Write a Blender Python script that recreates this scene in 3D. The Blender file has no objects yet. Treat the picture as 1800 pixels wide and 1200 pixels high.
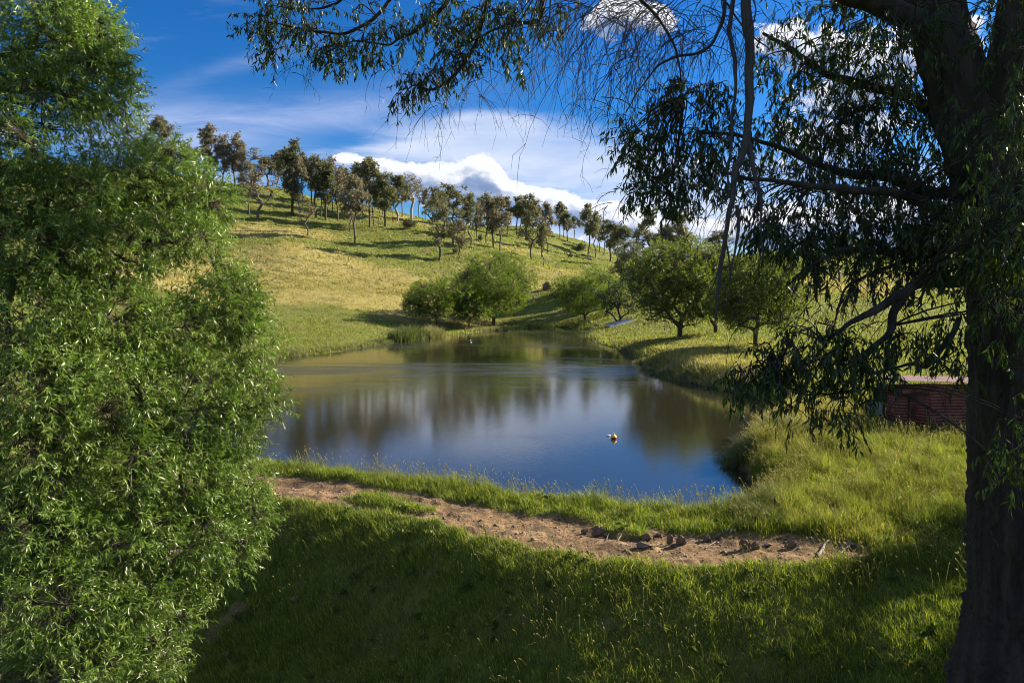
import bpy, math, random
import numpy as np
from math import radians, sin, cos, tan, atan2, pi

random.seed(7)
rng = np.random.default_rng(7)
scene = bpy.context.scene

# ------------------------------------------------------------------ camera
CAM_Z, PITCH, F = 6.5, radians(4.6), 1200.0
cam_d = bpy.data.cameras.new("camera")
cam = bpy.data.objects.new("camera", cam_d)
scene.collection.objects.link(cam)
cam.location = (0, 0, CAM_Z)
cam.rotation_euler = (radians(90) - PITCH, 0, 0)
cam_d.lens = 24; cam_d.sensor_width = 36; cam_d.clip_end = 6000; cam_d.clip_start = 0.05
scene.camera = cam

# ------------------------------------------------------------------ light
SUN_AZ, SUN_EL = radians(24), radians(27)      # azimuth measured from +X towards +Y
SUN_DIR = (cos(SUN_EL) * cos(SUN_AZ), cos(SUN_EL) * sin(SUN_AZ), sin(SUN_EL))
sd_ = bpy.data.lights.new("sun", 'SUN'); sd_.energy = 5.0; sd_.angle = radians(0.6); sd_.color = (1.0, 0.86, 0.66)
sun = bpy.data.objects.new("sun", sd_); scene.collection.objects.link(sun)
from mathutils import Vector
sun.rotation_euler = Vector(SUN_DIR).to_track_quat('Z', 'Y').to_euler()
scene.view_settings.view_transform = 'Standard'; scene.view_settings.look = 'None'
scene.view_settings.exposure = 1.42; scene.view_settings.gamma = 1.0
scene.cycles.max_bounces = 6; scene.cycles.transparent_max_bounces = 4
scene.cycles.diffuse_bounces = 2; scene.cycles.glossy_bounces = 3; scene.cycles.transmission_bounces = 3
scene.cycles.caustics_reflective = False; scene.cycles.caustics_refractive = False
scene.cycles.use_denoising = True; scene.cycles.filter_width = 1.0


def pix(px, py, d):
    """point seen at photograph pixel (px,py) whose forward distance along the ground is d"""
    u, v = (px - 900) / F, (600 - py) / F
    y = cos(PITCH) + v * sin(PITCH); z = -sin(PITCH) + v * cos(PITCH)
    return np.array([u / y * d, d, CAM_Z + z / y * d])


def pix_level(px, py, z=0.0):
    a = pix(px, py, 1.0)
    d = (z - CAM_Z) / (a[2] - CAM_Z)
    return pix(px, py, d)


# ------------------------------------------------------------------ node helpers
class NT:
    def __init__(s, tree): s.t = tree; s.n = tree.nodes; s.l = tree.links
    def new(s, kind, **kw):
        n = s.n.new(kind)
        for k, v in kw.items(): setattr(n, k, v)
        return n
    def put(s, sock, v):
        if v is None: return
        if hasattr(v, 'is_output'): s.l.new(v, sock)
        else:
            if hasattr(sock.default_value, '__len__') and not hasattr(v, '__len__'): v = (v,) * len(sock.default_value)
            if hasattr(sock.default_value, '__len__') and len(sock.default_value) == 4 and len(v) == 3: v = (*v, 1)
            sock.default_value = v
    def m(s, op, a, b=None, c=None, clamp=False):
        n = s.new('ShaderNodeMath', operation=op, use_clamp=clamp)
        for i, v in enumerate((a, b, c)):
            if v is not None: s.put(n.inputs[i], v)
        return n.outputs[0]
    def vm(s, op, a, b=None):
        n = s.new('ShaderNodeVectorMath', operation=op)
        s.put(n.inputs[0], a)
        if b is not None: s.put(n.inputs[1], b)
        return n.outputs[0]
    def mix(s, f, a, b, mode='MIX'):
        n = s.new('ShaderNodeMix', data_type='RGBA', blend_type=mode)
        s.put(n.inputs[0], f); s.put(n.inputs[6], a); s.put(n.inputs[7], b)
        return n.outputs[2]
    def noise(s, vec, scale, detail=4, rough=.55, dist=0.0, out=0, dim='3D'):
        n = s.new('ShaderNodeTexNoise', noise_dimensions=dim)
        if vec is not None: s.put(n.inputs['Vector'], vec)
        s.put(n.inputs['Scale'], scale); s.put(n.inputs['Detail'], detail)
        s.put(n.inputs['Roughness'], rough); s.put(n.inputs['Distortion'], dist)
        return n.outputs[out]
    def sstep(s, v, a, b, lo=0.0, hi=1.0):
        n = s.new('ShaderNodeMapRange', interpolation_type='SMOOTHSTEP')
        s.put(n.inputs[0], v); s.put(n.inputs[1], a); s.put(n.inputs[2], b); s.put(n.inputs[3], lo); s.put(n.inputs[4], hi)
        return n.outputs[0]
    def mapping(s, vec, loc=(0, 0, 0), rot=(0, 0, 0), scale=(1, 1, 1)):
        n = s.new('ShaderNodeMapping'); s.put(n.inputs[0], vec)
        n.inputs[1].default_value = loc; n.inputs[2].default_value = rot; n.inputs[3].default_value = scale
        return n.outputs[0]
    def ramp(s, f, stops):
        n = s.new('ShaderNodeValToRGB'); s.put(n.inputs[0], f)
        e = n.color_ramp.elements
        while len(e) < len(stops): e.new(0.5)
        for q, (p, c) in zip(e, stops): q.position = p; q.color = (*c, 1)
        return n.outputs[0]


# ------------------------------------------------------------------ sky
world = bpy.data.worlds.new("World"); scene.world = world; world.use_nodes = True
w = NT(world.node_tree); w.n.clear()
tc = w.new('ShaderNodeTexCoord')
sky = w.new('ShaderNodeTexSky', sky_type='NISHITA', sun_disc=False)
sky.sun_elevation = SUN_EL; sky.sun_rotation = pi / 2 - SUN_AZ
sky.air_density = 1.0; sky.dust_density = 0.3; sky.ozone_density = 4.0
sep = w.new('ShaderNodeSeparateXYZ'); w.l.new(tc.outputs['Generated'], sep.inputs[0])
X, Y, Z = sep.outputs
yy = w.m('MAXIMUM', Y, 0.08)
S = w.m('DIVIDE', X, yy); T = w.m('DIVIDE', Z, yy)


def st(px, py):
    p = pix(px, py, 1.0); return p[0], p[2] - CAM_Z


def blob(px, py, rx, ry, ang=0.0, so=None, to=None):
    """soft elliptical mask on the dome around one direction"""
    s0, t0 = st(px, py); a, b = rx / F, ry / F
    ds = w.m('SUBTRACT', so or S, s0); dt = w.m('SUBTRACT', to or T, t0)
    ca, sa = cos(ang), sin(ang)
    p = w.m('ADD', w.m('MULTIPLY', ds, ca / a), w.m('MULTIPLY', dt, sa / a))
    q = w.m('ADD', w.m('MULTIPLY', ds, -sa / b), w.m('MULTIPLY', dt, ca / b))
    r2 = w.m('ADD', w.m('MULTIPLY', p, p), w.m('MULTIPLY', q, q))
    return w.m('POWER', 2.718, w.m('MULTIPLY', r2, -1.0))


def msum(lst):
    o = lst[0]
    for v in lst[1:]: o = w.m('ADD', o, v)
    return o


cb = w.new('ShaderNodeCombineXYZ'); w.l.new(S, cb.inputs[0]); w.l.new(T, cb.inputs[1])
P = cb.outputs[0]
base = w.new('ShaderNodeHueSaturation'); w.l.new(sky.outputs[0], base.inputs['Color'])
base.inputs['Saturation'].default_value = 1.28; base.inputs['Value'].default_value = 1.0
skycol = w.mix(1.0, base.outputs[0], (0.36, 0.72, 1.0), 'MULTIPLY')

# thin streaky high cloud
n_c = w.noise(w.mapping(P, rot=(0, 0, radians(-12)), scale=(2.2, 12, 1)), 1.6, 7, .62, .6)
n_c2 = w.noise(w.mapping(P, rot=(0, 0, radians(-8)), scale=(1, 5, 1)), 2.0, 5, .6, .3)
cir_mask = msum([w.m('MULTIPLY', blob(330, 225, 220, 42, .05), .95), w.m('MULTIPLY', blob(600, 190, 190, 30, 0.08), .75),
                 w.m('MULTIPLY', blob(400, 122, 110, 14, .28), .5), w.m('MULTIPLY', blob(500, 290, 160, 26, 0), .5),
                 w.m('MULTIPLY', blob(250, 260, 150, 60, 0), .6)])
cir = w.m('MULTIPLY', cir_mask, w.sstep(n_c, .25, .8, .15, 1.0), clamp=True)
skycol = w.mix(w.m('MULTIPLY', cir, .72, clamp=True), skycol, (4.7, 5.3, 7.4))
# broad smooth sheet
sh_mask = msum([blob(900, 262, 190, 52, -.06), w.m('MULTIPLY', blob(1010, 300, 200, 52, -.15), .95),
                w.m('MULTIPLY', blob(720, 262, 150, 34, .16), .7), w.m('MULTIPLY', blob(850, 215, 110, 20, .02), .7),
                w.m('MULTIPLY', blob(1150, 390, 330, 50, 0), .8), w.m('MULTIPLY', blob(1500, 330, 300, 90, 0), .8), w.m('MULTIPLY', blob(1000, 430, 420, 45, .02), 1.0), w.m('MULTIPLY', blob(330, 330, 200, 40, 0), .6)])
sh = w.sstep(w.m('ADD', sh_mask, w.m('MULTIPLY', w.m('SUBTRACT', n_c, .5), 2.2)), .15, 1.3)
shc = w.mix(w.sstep(n_c2, .35, .7), (4.0, 4.9, 6.9), (7.6, 7.8, 8.3))
skycol = w.mix(w.m('MULTIPLY', sh, .86), skycol, shc)


# pale air low over the hills, then the grey-blue undersides of the heaped clouds
skycol = w.mix(w.m('MULTIPLY', w.sstep(T, .12, -.02), .75), skycol, (2.9, 4.3, 6.9))
bs_ = msum([w.m('MULTIPLY', blob(a, b, c, d, g), e) for a, b, c, d, e, g in [(650, 312, 90, 24, .9, 0), (740, 322, 90, 26, .9, 0), (820, 330, 80, 26, 1.0, 0), (900, 362, 110, 20, .8, -.1), (1010, 385, 120, 20, .8, -.1), (1110, 405, 110, 20, .7, 0), (1450, 300, 260, 60, .5, 0)]])
bs_ = w.sstep(w.m('ADD', bs_, w.m('MULTIPLY', w.m('SUBTRACT', w.noise(P, 14.0, 6, .55, .2), .5), .9)), .1, .75)
skycol = w.mix(w.m('MULTIPLY', bs_, .85), skycol, w.mix(w.sstep(n_c, .3, .75), (1.7, 2.6, 4.9), (3.0, 3.9, 6.2)))


def cum(dx, dy, fine=True):
    cbo = w.new('ShaderNodeCombineXYZ'); so = w.m('ADD', S, dx); to = w.m('ADD', T, dy)
    w.l.new(so, cbo.inputs[0]); w.l.new(to, cbo.inputs[1])
    v = w.mapping(cbo.outputs[0], scale=(1, 1.35, 1))
    nn = w.noise(v, 24.0, 9, .60, .25)
    nb = w.noise(v, 9.0, 2, .5, 0)
    # puffs: broad white-topped heaps, each its own soft ellipse
    bl = [(600, 281, 26, 11, .9), (650, 287, 36, 14, 1.0), (700, 296, 34, 15, 1.0), (745, 300, 26, 14, .9), (790, 305, 34, 18, 1.05), (840, 292, 36, 24, 1.15), (875, 306, 26, 16, .95),
          (800, 322, 60, 14, .9), (845, 340, 50, 12, .9), (890, 336, 44, 14, 1.0), (940, 345, 46, 16, 1.05), (985, 352, 44, 15, 1.0), (1035, 366, 50, 16, 1.0), (1085, 374, 44, 16, .95), (1130, 390, 60, 20, .9),
          (755, 362, 34, 8, .85), (1060, 412, 90, 14, .7),
          (1075, 35, 58, 34, .85), (1120, 15, 50, 26, .8), (1165, 50, 34, 24, .7), (1400, 75, 90, 40, .8), (1530, 150, 120, 60, .9), (1450, 250, 110, 45, .8),
          (1640, 60, 100, 60, .8), (1300, 400, 110, 26, .8), (1450, 400, 150, 40, .9), (1650, 380, 160, 50, .9),
          (-150, 250, 220, 60, .8), (1980, 200, 200, 90, .9), (2300, 330, 300, 60, 1)]
    m_ = msum([w.m('MULTIPLY', blob(a, b, c * (.9 if a < 1200 else 1), d * (1.05 if a < 1200 else 1), 0, so, to), e) for a, b, c, d, e in bl])
    m_ = w.m('MINIMUM', m_, 1.05)
    hi = w.m('MULTIPLY', w.sstep(w.noise(cbo.outputs[0], 1.3, 4, .5), .40, .58), w.sstep(to, .43, .62))  # unseen cloud cover above the view, added to lighten the water
    m_ = w.m('ADD', m_, hi)
    return w.m('ADD', m_, w.m('ADD', w.m('MULTIPLY', w.m('SUBTRACT', nn, .5), 1.9), w.m('MULTIPLY', w.m('SUBTRACT', nb, .5), .9)))


c0 = cum(0, 0); c1 = cum(0.006, 0.009); c2 = cum(.004, 0.028)
ca_ = w.sstep(c0, .40, .62)
e1 = w.sstep(w.m('SUBTRACT', c0, c1), -.40, .35)          # side turned up and to the sun
e2 = w.sstep(c2, 1.05, .30)                               # little cloud overhead = bright top
lit = w.m('ADD', w.m('MULTIPLY', e1, .45), w.m('MULTIPLY', e2, .62), clamp=True)
ccol = w.ramp(lit, [(0.0, (.22, .31, .50)), (.5, (.42, .50, .66)), (.8, (.78, .80, .84)), (1.0, (1., .99, .98))])
ccol = w.vm('MULTIPLY', ccol, (7.2, 7.4, 8.0))
skycol = w.mix(w.m('MULTIPLY', ca_, .96), skycol, ccol)
back = w.new('ShaderNodeBackground'); w.put(back.inputs[0], skycol); back.inputs[1].default_value = 0.052
wo = w.new('ShaderNodeOutputWorld'); w.l.new(back.outputs[0], wo.inputs[0])
world.cycles.sampling_method = 'MANUAL'; world.cycles.sample_map_resolution = 512


# ------------------------------------------------------------------ object helpers
def tagp(o, label=None, cat=None, group=None, kind=None):
    if label: o['label'] = label
    if cat: o['category'] = cat
    if group: o['group'] = group
    if kind: o['kind'] = kind
    return o


def mesh_np(name, V, faces, mat=None, parent=None, smooth=False, attrs=None, mats=None, midx=None):
    """V (n,3); faces: list of int arrays (m,k)"""
    me = bpy.data.meshes.new(name)
    V = np.ascontiguousarray(V, dtype=np.float32)
    me.vertices.add(len(V)); me.vertices.foreach_set('co', V.ravel())
    faces = [np.asarray(f, dtype=np.int32) for f in faces if len(f)]
    nl = sum(f.size for f in faces); nf = sum(len(f) for f in faces)
    me.loops.add(nl); me.polygons.add(nf)
    me.loops.foreach_set('vertex_index', np.concatenate([f.ravel() for f in faces]))
    tot = np.concatenate([np.full(len(f), f.shape[1], np.int32) for f in faces])
    start = np.concatenate([[0], np.cumsum(tot)[:-1]]).astype(np.int32)
    me.polygons.foreach_set('loop_start', start)
    me.polygons.foreach_set('loop_total', tot)
    if smooth: me.polygons.foreach_set('use_smooth', np.ones(nf, bool))
    if midx is not None: me.polygons.foreach_set('material_index', np.asarray(midx, np.int32))
    me.update(calc_edges=True)
    for k, a in (attrs or {}).items():
        at = me.attributes.new(k, 'FLOAT', 'POINT'); at.data.foreach_set('value', np.asarray(a, np.float32))
    for m_ in (mats or ([mat] if mat else [])): me.materials.append(m_)
    o = bpy.data.objects.new(name, me); scene.collection.objects.link(o)
    if parent: o.parent = parent
    return o


def empty(name, loc, rz=0.0):
    o = bpy.data.objects.new(name, None); scene.collection.objects.link(o)
    o.location = loc; o.rotation_euler = (0, 0, rz); o.empty_display_size = .3
    return o


def norm(a): return a / np.maximum(np.linalg.norm(a, axis=-1, keepdims=True), 1e-9)


def frame(d):
    """two unit vectors perpendicular to each direction"""
    d = norm(d)
    up = np.where(np.abs(d[:, 2:3]) > .9, np.array([[1., 0, 0]]), np.array([[0, 0, 1.]]))
    a = norm(np.cross(d, up)); b = np.cross(d, a)
    return a, b


def tubes(P0, P1, R0, R1, n=5):
    """separate tapered tube for every segment -> V, [quads]"""
    P0 = np.asarray(P0, float); P1 = np.asarray(P1, float); R0 = np.asarray(R0, float); R1 = np.asarray(R1, float)
    a, b = frame(P1 - P0)
    t = np.arange(n) / n * 2 * pi
    ring = a[:, None, :] * np.cos(t)[None, :, None] + b[:, None, :] * np.sin(t)[None, :, None]
    V = np.concatenate([P0[:, None] + ring * R0[:, None, None], P1[:, None] + ring * R1[:, None, None]], 1)
    k = np.arange(n); q = np.stack([k, (k + 1) % n, (k + 1) % n + n, k + n], 1)
    Fq = (np.arange(len(P0)) * 2 * n)[:, None, None] + q[None]
    return V.reshape(-1, 3), Fq.reshape(-1, 4)


def smooth_path(pts, n):
    pts = np.asarray(pts, float); m = len(pts)
    seg = np.linalg.norm(np.diff(pts, axis=0), axis=1); L = np.concatenate([[0], np.cumsum(seg)])
    out = []
    for t in np.linspace(0, L[-1], n):
        i = min(max(np.searchsorted(L, t) - 1, 0), m - 2); f = (t - L[i]) / max(seg[i], 1e-9)
        p0 = pts[max(i - 1, 0)]; p1 = pts[i]; p2 = pts[i + 1]; p3 = pts[min(i + 2, m - 1)]
        out.append(.5 * ((2 * p1) + (-p0 + p2) * f + (2 * p0 - 5 * p1 + 4 * p2 - p3) * f ** 2 + (-p0 + 3 * p1 - 3 * p2 + p3) * f ** 3))
    return np.array(out)


def limb(pts, radii, n_len=40, n_round=16, furrow=0.0, seed=0, lobes=9):
    """one continuous tube along a smooth path with bark furrows"""
    pr = np.concatenate([np.asarray(pts, float), np.asarray(radii, float)[:, None]], 1)
    sp = smooth_path(pr, n_len); C, R = sp[:, :3], np.maximum(sp[:, 3], .002)
    d = norm(np.gradient(C, axis=0))
    a = np.zeros_like(d); a0 = np.cross(d[0], [0, 1, .3]); a[0] = a0 / np.linalg.norm(a0)
    for i in range(1, len(d)):
        v = a[i - 1] - d[i] * np.dot(a[i - 1], d[i]); a[i] = v / np.linalg.norm(v)
    b = np.cross(d, a)
    t = np.arange(n_round) / n_round * 2 * pi
    r_ = np.random.default_rng(seed)
    disp = np.zeros((n_len, n_round))
    if furrow:
        s = np.linspace(0, 1, n_len)[:, None] * np.sum(np.linalg.norm(np.diff(C, axis=0), axis=1))
        for k in range(14):
            kt = r_.integers(3, lobes * 3); ks = r_.uniform(.2, 3.0)
            disp += r_.uniform(.3, 1) / (1 + kt * .08) * np.sin(kt * t[None, :] + ks * s + r_.uniform(0, 6.3) + 1.3 * np.sin(ks * 1.7 * s + k))
        disp = disp / 4 * furrow
        disp += furrow * .22 * r_.standard_normal((n_len, n_round)) * .5
    ring = a[:, None] * np.cos(t)[None, :, None] + b[:, None] * np.sin(t)[None, :, None]
    V = C[:, None] + ring * (R[:, None] * (1 + disp))[:, :, None]
    i, j = np.meshgrid(np.arange(n_len - 1), np.arange(n_round), indexing='ij')
    q = np.stack([i * n_round + j, i * n_round + (j + 1) % n_round, (i + 1) * n_round + (j + 1) % n_round, (i + 1) * n_round + j], -1).reshape(-1, 4)
    return V.reshape(-1, 3), q


def join(parts):
    """[(V,[faces...])...] -> V, faces"""
    Vs, Fs, o = [], [], 0
    for V, fl in parts:
        if not isinstance(fl, (list, tuple)): fl = [fl]
        Vs.append(V); Fs += [np.asarray(f) + o for f in fl]; o += len(V)
    return np.concatenate(Vs), Fs


def leaves(base, d, L, W, droop=0.0, r=None, fold=.25):
    """folded pointed leaf at every base point along direction d"""
    r = r or rng; n = len(base)
    d = norm(d); nrm = norm(r.standard_normal((n, 3)) * .7 + np.array([0, 0, .6])); side = norm(np.cross(d, nrm)); up = np.cross(side, d)
    L = np.broadcast_to(L, (n,))[:, None]; W = np.broadcast_to(W, (n,))[:, None]
    mid = base + d * L * .45 + up * W * fold
    tip = base + d * L - np.array([0, 0, 1.]) * L * droop
    V = np.stack([base, mid + side * W * .5, tip, mid - side * W * .5], 1).reshape(-1, 3)
    o = np.arange(n)[:, None] * 4
    return V, np.concatenate([o + np.array([[0, 1, 2]]), o + np.array([[0, 2, 3]])])


# ------------------------------------------------------------------ materials
def mat_new(name):
    m = bpy.data.materials.new(name); m.use_nodes = True; t = NT(m.node_tree); t.n.clear()
    return m, t


def leaf_mat(name, cols, trans=.4, tcol=(1.25, 1.5, .5), rough=.4, spec=.4, patch=0.0, patchcol=None):
    """cols: ramp stops across leaves; mixes reflected and transmitted light"""
    m, t = mat_new(name)
    g = t.new('ShaderNodeNewGeometry')
    f = g.outputs['Random Per Island']
    tcn = t.new('ShaderNodeTexCoord')
    nz = t.noise(tcn.outputs['Object'], .9, 2, .5)
    f2 = t.m('ADD', t.m('MULTIPLY', f, .6), t.m('MULTIPLY', t.sstep(nz, .3, .7), .4))
    n = len(cols)
    c = t.ramp(f2, [((i + .0) / max(n - 1, 1), cc) for i, cc in enumerate(cols)])
    b = t.new('ShaderNodeBsdfPrincipled'); t.put(b.inputs['Base Color'], c); t.put(b.inputs['Roughness'], rough)
    b.inputs['Specular IOR Level'].default_value = spec
    tr = t.new('ShaderNodeBsdfTranslucent'); t.put(tr.inputs[0], t.mix(1.0, c, tcol, 'MULTIPLY'))
    mx = t.new('ShaderNodeMixShader'); mx.inputs[0].default_value = trans
    t.l.new(b.outputs[0], mx.inputs[1]); t.l.new(tr.outputs[0], mx.inputs[2])
    o = t.new('ShaderNodeOutputMaterial'); t.l.new(mx.outputs[0], o.inputs[0])
    return m


def bark_mat(name, c1, c2, scale=6.0, stretch=.18, bump=.5, rough=.9):
    m, t = mat_new(name)
    tcn = t.new('ShaderNodeTexCoord')
    v = t.mapping(tcn.outputs['Object'], scale=(1, 1, stretch))
    n1 = t.noise(v, scale, 8, .65, .4); n2 = t.noise(v, scale * 3.5, 6, .6, .2)
    c = t.mix(t.sstep(n1, .3, .7), c1, c2)
    c = t.mix(t.m('MULTIPLY', n2, .5), c, (c1[0] * .4, c1[1] * .4, c1[2] * .4))
    b = t.new('ShaderNodeBsdfPrincipled'); t.put(b.inputs['Base Color'], c); b.inputs['Roughness'].default_value = rough
    bp = t.new('ShaderNodeBump'); bp.inputs['Strength'].default_value = bump; bp.inputs['Distance'].default_value = .05
    t.l.new(t.m('ADD', n1, t.m('MULTIPLY', n2, .6)), bp.inputs['Height']); t.l.new(bp.outputs[0], b.inputs['Normal'])
    o = t.new('ShaderNodeOutputMaterial'); t.l.new(b.outputs[0], o.inputs[0])
    return m


def simple_mat(name, col, rough=.6, metal=0.0, var=.25, scale=8.0):
    m, t = mat_new(name)
    tcn = t.new('ShaderNodeTexCoord'); n = t.noise(tcn.outputs['Object'], scale, 6, .6)
    c = t.mix(t.sstep(n, .3, .75), col, tuple(x * (1 - var * 2) for x in col))
    b = t.new('ShaderNodeBsdfPrincipled'); t.put(b.inputs['Base Color'], c)
    t.put(b.inputs['Roughness'], rough); b.inputs['Metallic'].default_value = metal
    o = t.new('ShaderNodeOutputMaterial'); t.l.new(b.outputs[0], o.inputs[0])
    return m


M = {}
M['willow_leaf'] = leaf_mat('willow_leaf', [(.055, .095, .016), (.11, .175, .03), (.18, .255, .058), (.30, .38, .15)], .40, (1.2, 1.5, .45), .34, .65)
M['willow_far'] = leaf_mat('willow_far', [(.08, .12, .018), (.14, .20, .03), (.20, .27, .045)], .45, (1.3, 1.5, .4), .5, .3)
M['dark_leaf'] = leaf_mat('dark_leaf', [(.022, .042, .012), (.035, .06, .018), (.05, .08, .022)], .25, (1.2, 1.4, .5), .5, .3)
M['pear_leaf'] = leaf_mat('pear_leaf', [(.08, .11, .025), (.15, .18, .04), (.22, .25, .06)], .45, (1.3, 1.5, .35), .45, .4)
M['gum_leaf'] = leaf_mat('gum_leaf', [(.014, .032, .014), (.024, .046, .018), (.036, .062, .02), (.08, .095, .022)], .26, (1.6, 1.9, .35), .42, .3)
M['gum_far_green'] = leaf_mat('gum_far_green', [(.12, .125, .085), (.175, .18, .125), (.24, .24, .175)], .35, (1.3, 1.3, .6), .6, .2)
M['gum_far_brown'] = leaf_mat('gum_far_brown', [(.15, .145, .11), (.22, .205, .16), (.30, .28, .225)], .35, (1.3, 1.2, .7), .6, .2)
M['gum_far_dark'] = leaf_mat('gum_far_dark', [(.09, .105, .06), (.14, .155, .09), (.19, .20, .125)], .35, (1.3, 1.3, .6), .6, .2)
M['bark_dark'] = bark_mat('bark_dark', (.010, .008, .007), (.065, .054, .046), 6.0, .09, 1.0)
M['bark_dead'] = bark_mat('bark_dead', (.04, .038, .042), (.075, .072, .08), 10, .2, .4)
M['bark_brown'] = bark_mat('bark_brown', (.06, .045, .032), (.12, .095, .07), 8, .2, .5)
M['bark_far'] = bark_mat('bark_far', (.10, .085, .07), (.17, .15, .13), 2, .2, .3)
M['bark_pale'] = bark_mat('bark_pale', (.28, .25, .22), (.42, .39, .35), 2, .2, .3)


# ------------------------------------------------------------------ terrain
CTRL = []   # x, y, z


def cp(px, py, d):
    a0 = math.atan((py - 600) / F)
    q = tan(a0 + radians(6.2)) / tan(a0 + radians(4.6)) if py >= 575 else np.interp(py, [430, 500, 535, 575], [1.25, 1.38, 1.45, 1.47])
    CTRL.append(pix(px, py, d * q))


# near crest plateau (track, verge) kept about 0.75 m over the water
TRK_LO = [(300, 850), (380, 856), (480, 868), (600, 888), (760, 915), (850, 942), (950, 965), (1060, 983), (1200, 991), (1400, 987), (1525, 980)]
TRK_UP = [(300, 832), (380, 836), (480, 838), (600, 846), (700, 862), (800, 877), (950, 905), (1100, 925), (1250, 940), (1400, 943), (1490, 950), (1535, 965)]
ZC = 0.75
lo_w = np.array([pix_level(a, b, ZC)[:2] for a, b in TRK_LO]); up_w = np.array([pix_level(a, b, ZC)[:2] for a, b in TRK_UP])
for q in list(lo_w[::2]) + list(up_w[::2]): CTRL.append(np.array([q[0], q[1], ZC]))
for x, y, z in [(-9, 9, .9), (-3, 9, .8), (2, 8, .8), (6, 8, .9), (0, 3, .8), (-16, 14, 1.5), (-25, 25, 3), (-35, 40, 5), (14, 8, 1.0), (22, 12, 1.2), (12, 3, .9), (-12, 3, 1.5), (-3, 2, .8), (3, 2, .8)]:
    CTRL.append(np.array([x, y, z], float))
for a in [(1450, 850, 17.5), (1400, 900, 15.3), (1600, 850, 17.2), (1700, 800, 20), (1650, 900, 15), (1650, 1000, 12.5), (1560, 740, 23.4), (1640, 755, 23.0),
          (1720, 745, 23.8), (1400, 760, 22.5), (1800, 700, 28), (1900, 800, 20),
          (1330, 608, 43), (1205, 592, 50), (1400, 600, 45), (1450, 640, 35), (1400, 680, 29.5), (1550, 690, 28), (1700, 620, 42), (1500, 560, 60),
          (1600, 520, 82), (1450, 505, 90), (1700, 485, 105), (1600, 460, 145), (1450, 458, 150), (1600, 437, 200), (1450, 443, 200), (1750, 432, 200),
          (1300, 452, 205), (1250, 520, 82), (1900, 520, 80), (2100, 460, 140), (2100, 430, 200), (2400, 500, 90),
          (1060, 490, 108), (1150, 505, 96), (1000, 520, 92), (960, 548, 84), (900, 560, 81), (870, 572, 77.5), (1095, 566, 68), (1130, 588, 58),
          (800, 580, 72), (745, 582, 71), (700, 560, 73), (700, 540, 79), (640, 585, 62), (600, 560, 68), (480, 600, 54), (480, 545, 70), (600, 535, 76),
          (400, 500, 86), (600, 500, 92), (700, 480, 104), (850, 480, 112), (950, 480, 118), (400, 450, 108), (500, 440, 112), (600, 450, 114),
          (772, 459, 122), (624, 427, 134), (540, 412, 136), (453, 386, 146), (514, 379, 156), (400, 360, 158), (600, 390, 160), (700, 398, 160),
          (800, 430, 142), (860, 432, 160), (934, 455, 150), (954, 468, 138), (1034, 458, 185), (1072, 460, 200), (1000, 440, 205),
          (411, 330, 180), (480, 334, 184), (560, 352, 190), (640, 365, 194), (720, 378, 200), (790, 393, 206), (870, 402, 214), (930, 400, 222), (965, 407, 232),
          (1010, 420, 236), (1060, 438, 230), (1110, 455, 225), (1180, 458, 215), (330, 316, 178), (200, 300, 176), (0, 285, 170), (-300, 270, 160), (-700, 260, 140),
          (250, 540, 62), (200, 480, 80), (100, 560, 55), (0, 500, 65), (-300, 520, 50), (200, 400, 120), (0, 400, 110), (-300, 400, 95)]:
    cp(*a)
for px, py, d in [(411, 360, 250), (640, 395, 260), (870, 430, 280), (1010, 448, 290), (1110, 470, 280), (1450, 470, 270), (1750, 465, 270), (200, 340, 250), (-300, 320, 240), (2200, 470, 280), (1250, 475, 270)]:
    cp(px, py, d)
for th in range(-180, 180, 20):
    for r in (600, 1500):
        CTRL.append(np.array([r * sin(radians(th)), r * cos(radians(th)), 6.0 - r * .004]))
    if abs(th) >= 70:
        for r in (3, 12, 40, 130): CTRL.append(np.array([r * sin(radians(th)), r * cos(radians(th)), 1 + r * .03]))
CTRL = np.array(CTRL)


def polar(xy):
    xy = np.asarray(xy, float)
    return np.stack([np.arctan2(xy[..., 0], xy[..., 1]) * 1.6, np.log(np.maximum(np.hypot(xy[..., 0], xy[..., 1]), .5))], -1)


def tpsk(d2): return .5 * d2 * np.log(d2 + 1e-12)


C2 = polar(CTRL[:, :2]); nC = len(C2)
K = tpsk(((C2[:, None] - C2[None]) ** 2).sum(-1)) + np.eye(nC) * 2e-4
Pm = np.concatenate([np.ones((nC, 1)), C2], 1)
A = np.block([[K, Pm], [Pm.T, np.zeros((3, 3))]])
sol = np.linalg.solve(A, np.concatenate([CTRL[:, 2], np.zeros(3)]))


def tps(xy):
    q = polar(xy); out = np.zeros(len(q))
    for i in range(0, len(q), 20000):
        k = tpsk(((q[i:i + 20000, None] - C2[None]) ** 2).sum(-1))
        out[i:i + 20000] = k @ sol[:nC] + sol[nC] + q[i:i + 20000] @ sol[nC + 1:]
    return out


SHORE = [(230, 822), (330, 826), (470, 842), (600, 856), (700, 868), (800, 882), (900, 897), (1000, 911), (1100, 922), (1200, 931), (1285, 930), (1335, 900),
         (1342, 868), (1318, 838), (1300, 815), (1302, 792), (1325, 768), (1358, 748), (1382, 730), (1372, 712), (1310, 694), (1250, 681), (1190, 669), (1152, 656),
         (1122, 632), (1085, 614), (1050, 604), (1035, 596), (1045, 586), (1030, 579), (980, 574), (940, 575), (905, 579), (850, 583), (790, 589), (740, 594),
         (680, 604), (600, 617), (540, 624), (470, 631), (380, 641), (260, 660), (200, 700), (170, 760)]
shore = np.array([pix_level(a, b, 0)[:2] for a, b in SHORE])


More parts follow.
